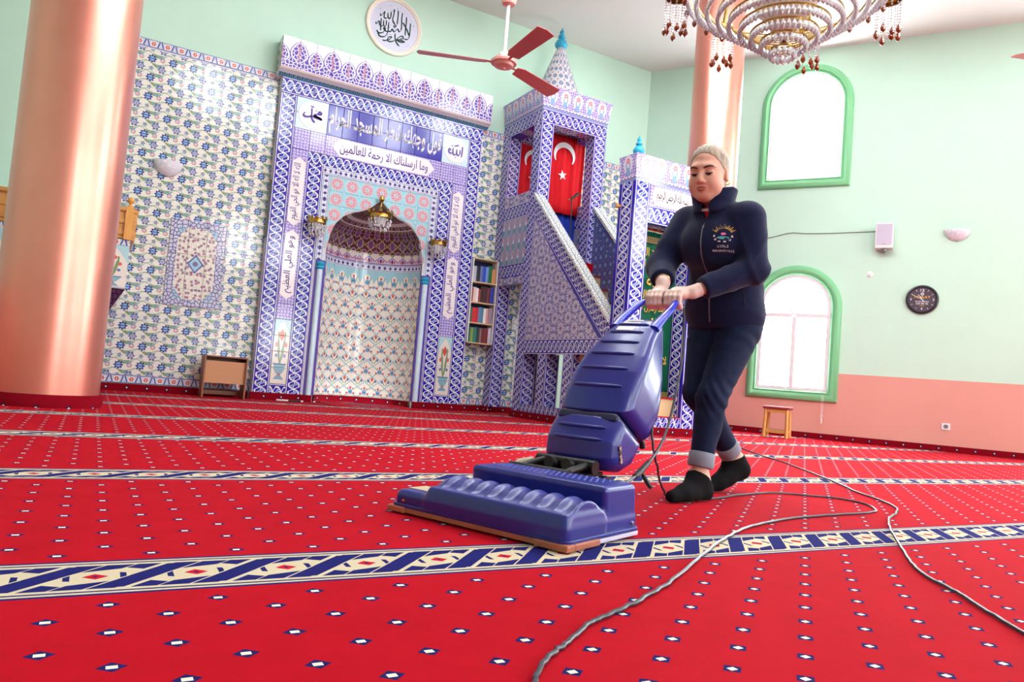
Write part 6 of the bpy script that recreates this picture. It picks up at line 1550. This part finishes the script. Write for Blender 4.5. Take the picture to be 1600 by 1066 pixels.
def collar_sdf(X, Y, Z):
    nx, ny = X-1.222, Y+0.112
    r = np.sqrt(nx*nx*0.92 + ny*ny); d = np.abs(r - 0.080 - 0.22*np.clip(Z-1.35, 0, 0.1)) - 0.012
    d = smax(d, np.abs(Z - 1.372 + 0.30*np.clip(1.20-X, 0, 1) - 0.12*np.clip(X-1.25, 0, 1)) - 0.054, 0.012)
    return smax(d, -(np.maximum(np.abs(ny-0.004) - 0.020 - 0.35*np.clip(Z-1.33, 0, 1), X-1.17)), 0.008)
wpart('collar', collar_sdf, (1.09, 1.36), (-0.25, 0.04), (1.27, 1.47), 0.004, 'navy')
def shirt_sdf(X, Y, Z):
    d = capsule(X, Y, Z, A(1.215, 0.112, 1.345), A(1.258, 0.118, 1.22), 0.060, 0.068); return np.maximum(d, Z-1.328)
wpart('shirt', shirt_sdf, (1.10, 1.34), (-0.23, 0.0), (1.22, 1.37), 0.005, mat('red_shirt', srgb(170, 30, 50), rough=0.8))
mb = MB(); cc = Vector(A(1.216, 0.112, 1.332)); mb.tube([cc + Vector((0.057*math.cos(2*PI*k/28), 0.057*math.sin(2*PI*k/28), 0.018*math.cos(2*PI*k/28))) for k in range(28)], 0.007, 7, closed=True); wmb('shirt_neckband', mb, mat('white_rib_knit', srgb(222, 206, 208), rough=0.8))
# hair
def hair_sdf(X, Y, Z):
    x, y, z = hloc(X, Y, Z)
    hl_ = x*0.76 - z*0.65 + 0.001 + 0.011*np.clip(1-(y/0.064)**2, 0, 1) - 0.05*np.clip(np.abs(y)-0.045, 0, 1)*np.clip(0.05-z, 0, 1)*20 + 0.0015*np.sin(y*330)
    d = ellipsoid(x, y, z, (-0.014, 0, 0.032), (0.094, 0.074, 0.088))
    d = smin(d, ellipsoid(x, y, z, (0.010, 0, -0.012), (0.062, 0.066, 0.070)), 0.03)
    d = d - 0.0015 - 0.20*np.clip(-hl_, 0, 0.045) - 0.0016*np.sin(y*300 + z*40 + 2*np.sin(x*30))*np.clip(-hl_*60, 0, 1)
    d = smax(d, hl_, 0.003)
    d = smax(d, -ellipsoid(x, np.abs(y), z, (-0.006, 0.080, -0.010), (0.022, 0.022, 0.032)), 0.004)
    d = smin(d, ellipsoid(x, y, z, (-0.118, 0, 0.012), (0.036, 0.040, 0.040)), 0.02)
    return smin(d, ellipsoid(x, y, z, (-0.075, 0, -0.05), (0.035, 0.055, 0.035)), 0.03)
wpart('hair', hair_sdf, (1.03, 1.33), (-0.23, 0.02), (1.38, 1.64), 0.004, 'hair', label='ash blonde hair pulled back')
# facial features
DK = mat('dark_brow', srgb(52, 34, 28), rough=0.7); LASH = mat('black_lash', srgb(18, 14, 14), rough=0.6); LIP = mat('muted_rose_lips', srgb(172, 92, 90), rough=0.4); GOLD = mat('gold_earring', srgb(220, 180, 90), rough=0.25, metallic=1.0)
def snap(pts, off=0.0005):
    """push points given in head coordinates onto the face along the view direction of the face"""
    out = []
    for (x, y, z) in pts:
        t = 0.14
        while t > 0.02:
            p = H(t, y, z)
            if head_sdf(np.array([p[0]]), np.array([p[1]]), np.array([p[2]]))[0] < 0: break
            t -= 0.0008
        out.append(Vector(H(t+off, y, z)))
    return out
for sg in (-1, 1):
    mb = MB(); mb.tube(snap([(0, sg*y, z) for y, z in ((0.014, 0.0235), (0.024, 0.0275), (0.036, 0.0305), (0.047, 0.0285), (0.056, 0.0225))]), [0.0036, 0.0046, 0.0042, 0.0032, 0.001], 6); wmb('eyebrow', mb, DK)
    mb = MB(); mb.tube(snap([(0, sg*y, z) for y, z in ((0.0165, 0.0005), (0.024, 0.0000), (0.032, -0.0008), (0.040, 0.0000), (0.047, 0.0035))], 0.0006), [0.0012, 0.0032, 0.0040, 0.0036, 0.0018], 6); wmb('eyelashes', mb, LASH)
    mb = MB(); mb.tube(snap([(0, sg*y, z) for y, z in ((0.021, -0.0042), (0.027, -0.0050), (0.034, -0.0050), (0.041, -0.0030))], 0.0001), [0.0010, 0.0036, 0.0036, 0.0010], 6); wmb('eye', mb, mat('eye_brown_white', srgb(70, 52, 46), rough=0.2))
    mb = MB(); c = Vector(H(-0.004, sg*0.082, -0.040)); mb.tube([c + Vector((0.0, 0.010*math.cos(2*PI*k/16), 0.010*math.sin(2*PI*k/16))) for k in range(16)], 0.0022, 6, closed=True); wmb('earring', mb, GOLD)
mb = MB(); mb.tube(snap([(0, y, z) for y, z in ((-0.025, -0.0605), (-0.014, -0.0570), (-0.005, -0.0552), (0, -0.0562), (0.005, -0.0552), (0.014, -0.0570), (0.025, -0.0605))], -0.0015), [0.0008, 0.0036, 0.0044, 0.0040, 0.0044, 0.0036, 0.0008], 7); wmb('upper_lip', mb, LIP)
mb = MB(); mb.tube(snap([(0, y, z) for y, z in ((-0.023, -0.0618), (-0.012, -0.0660), (0, -0.0675), (0.012, -0.0660), (0.023, -0.0618))], -0.0015), [0.0008, 0.0044, 0.0052, 0.0044, 0.0008], 7); wmb('lower_lip', mb, LIP)
# zip, pocket zip, badge: laid on the jacket surface
def on_jacket(s, z, off=0.0, a0=0.95):
    lo = np.arange(a0, 1.55, 0.003); d = jacket_sdf(lo, np.full(lo.shape, -s), np.full(lo.shape, z)); k = np.argmax(d < 0)
    return Vector((lo[k] - off, -s, z))
ZM = mat('grey_zip', srgb(110, 114, 126), rough=0.35, metallic=0.6)
mb = MB(); mb.tube([on_jacket(0.112, z, 0.001) for z in np.linspace(1.27, 0.81, 24)], 0.0035, 6); wmb('zip', mb, ZM)
p = on_jacket(0.112, 1.235, 0.004); mb = MB(); mb.tube([p, p + Vector((-0.003, 0, -0.05))], [0.005, 0.004], 6); wmb('zip_pull', mb, ZM)
mb = MB(); mb.tube([on_jacket(0.245 + 0.02*t, 1.02-0.14*t, 0.0, 1.24) for t in np.linspace(0, 1, 10)], 0.003, 6); wmb('pocket_zip', mb, mat('dark_zip', srgb(40, 42, 52), rough=0.4))
def on_chest(name, pts, m, parent, s0, z0, sc=1.0):
    mb = MB()
    for poly in pts: mb.face([on_jacket(s0 + u*sc, z0 + v*sc, 0.0022) for u, v in poly])
    return wmb(name, mb, m, parent, smooth=False)
LG = (0.208, 1.185)
bd = link('chest_badge', None, wroot); bd.empty_display_size = 0.05; bd['label'] = 'embroidered badge with golden sun rays and lettering'
gold = mat('gold_embroidery', srgb(214, 168, 60), rough=0.6); pink = mat('pink_embroidery', srgb(220, 110, 160), rough=0.6); teal = mat('teal_embroidery', srgb(90, 170, 180), rough=0.6); whit = mat('white_embroidery', srgb(220, 200, 206), rough=0.6)
rays = []
for k in range(13):
    a = math.radians(28 + 124*k/12); r0, r1 = 0.032, 0.046 + (0.008 if k % 2 == 0 else 0); w_ = 0.0022
    ca, sa = math.cos(a), math.sin(a); rays.append([(r0*ca - w_*sa, r0*sa + w_*ca), (r0*ca + w_*sa, r0*sa - w_*ca), (r1*ca + 0.0006*sa, r1*sa - 0.0006*ca), (r1*ca - 0.0006*sa, r1*sa + 0.0006*ca)])
on_chest('sun_rays', rays, gold, bd, *LG)
oval = lambda cx_, cy_, a, b, n=10: [(cx_ + a*math.cos(2*PI*k/n), cy_ + b*math.sin(2*PI*k/n)) for k in range(n)]
on_chest('pink_dome', [oval(0.0, 0.006, 0.012, 0.006)], pink, bd, *LG); on_chest('teal_wave', [oval(0.0, -0.012, 0.026, 0.007)], teal, bd, *LG)
on_chest('white_petals', [oval(-0.036, -0.004, 0.004, 0.006), oval(-0.030, -0.020, 0.006, 0.005), oval(-0.014, -0.029, 0.007, 0.004), oval(0.008, -0.029, 0.007, 0.004), oval(0.027, -0.021, 0.006, 0.005), oval(0.035, -0.005, 0.004, 0.006)], whit, bd, *LG)
for tx, dz, w_, h_ in (('ÇİĞLİ', -0.050, 0.046, 0.014), ('BELEDİYESİ', -0.068, 0.085, 0.011)):
    me = text_mesh('lettering', tx, w_, h_, whit, bold=0.01)
    for v in me.vertices: q = on_jacket(LG[0] + v.co.x, LG[1] + dz + v.co.z, 0.0022 - v.co.y*0.3); v.co = (q.x-PO[0], q.y-PO[1], q.z)
    link('lettering', me, bd)
# wrist band and small wrist tattoo
w0, e0 = Vector(WRR), Vector(ELR); c = w0 + (e0-w0)*0.10; ax = (e0-w0).normalized(); u_ = ax.orthogonal().normalized(); v_ = ax.cross(u_)
mb = MB(); mb.tube([c + (u_*math.cos(2*PI*k/20) + v_*math.sin(2*PI*k/20))*0.0335 for k in range(20)], 0.002, 5, closed=True); wmb('bracelet', mb, GOLD)
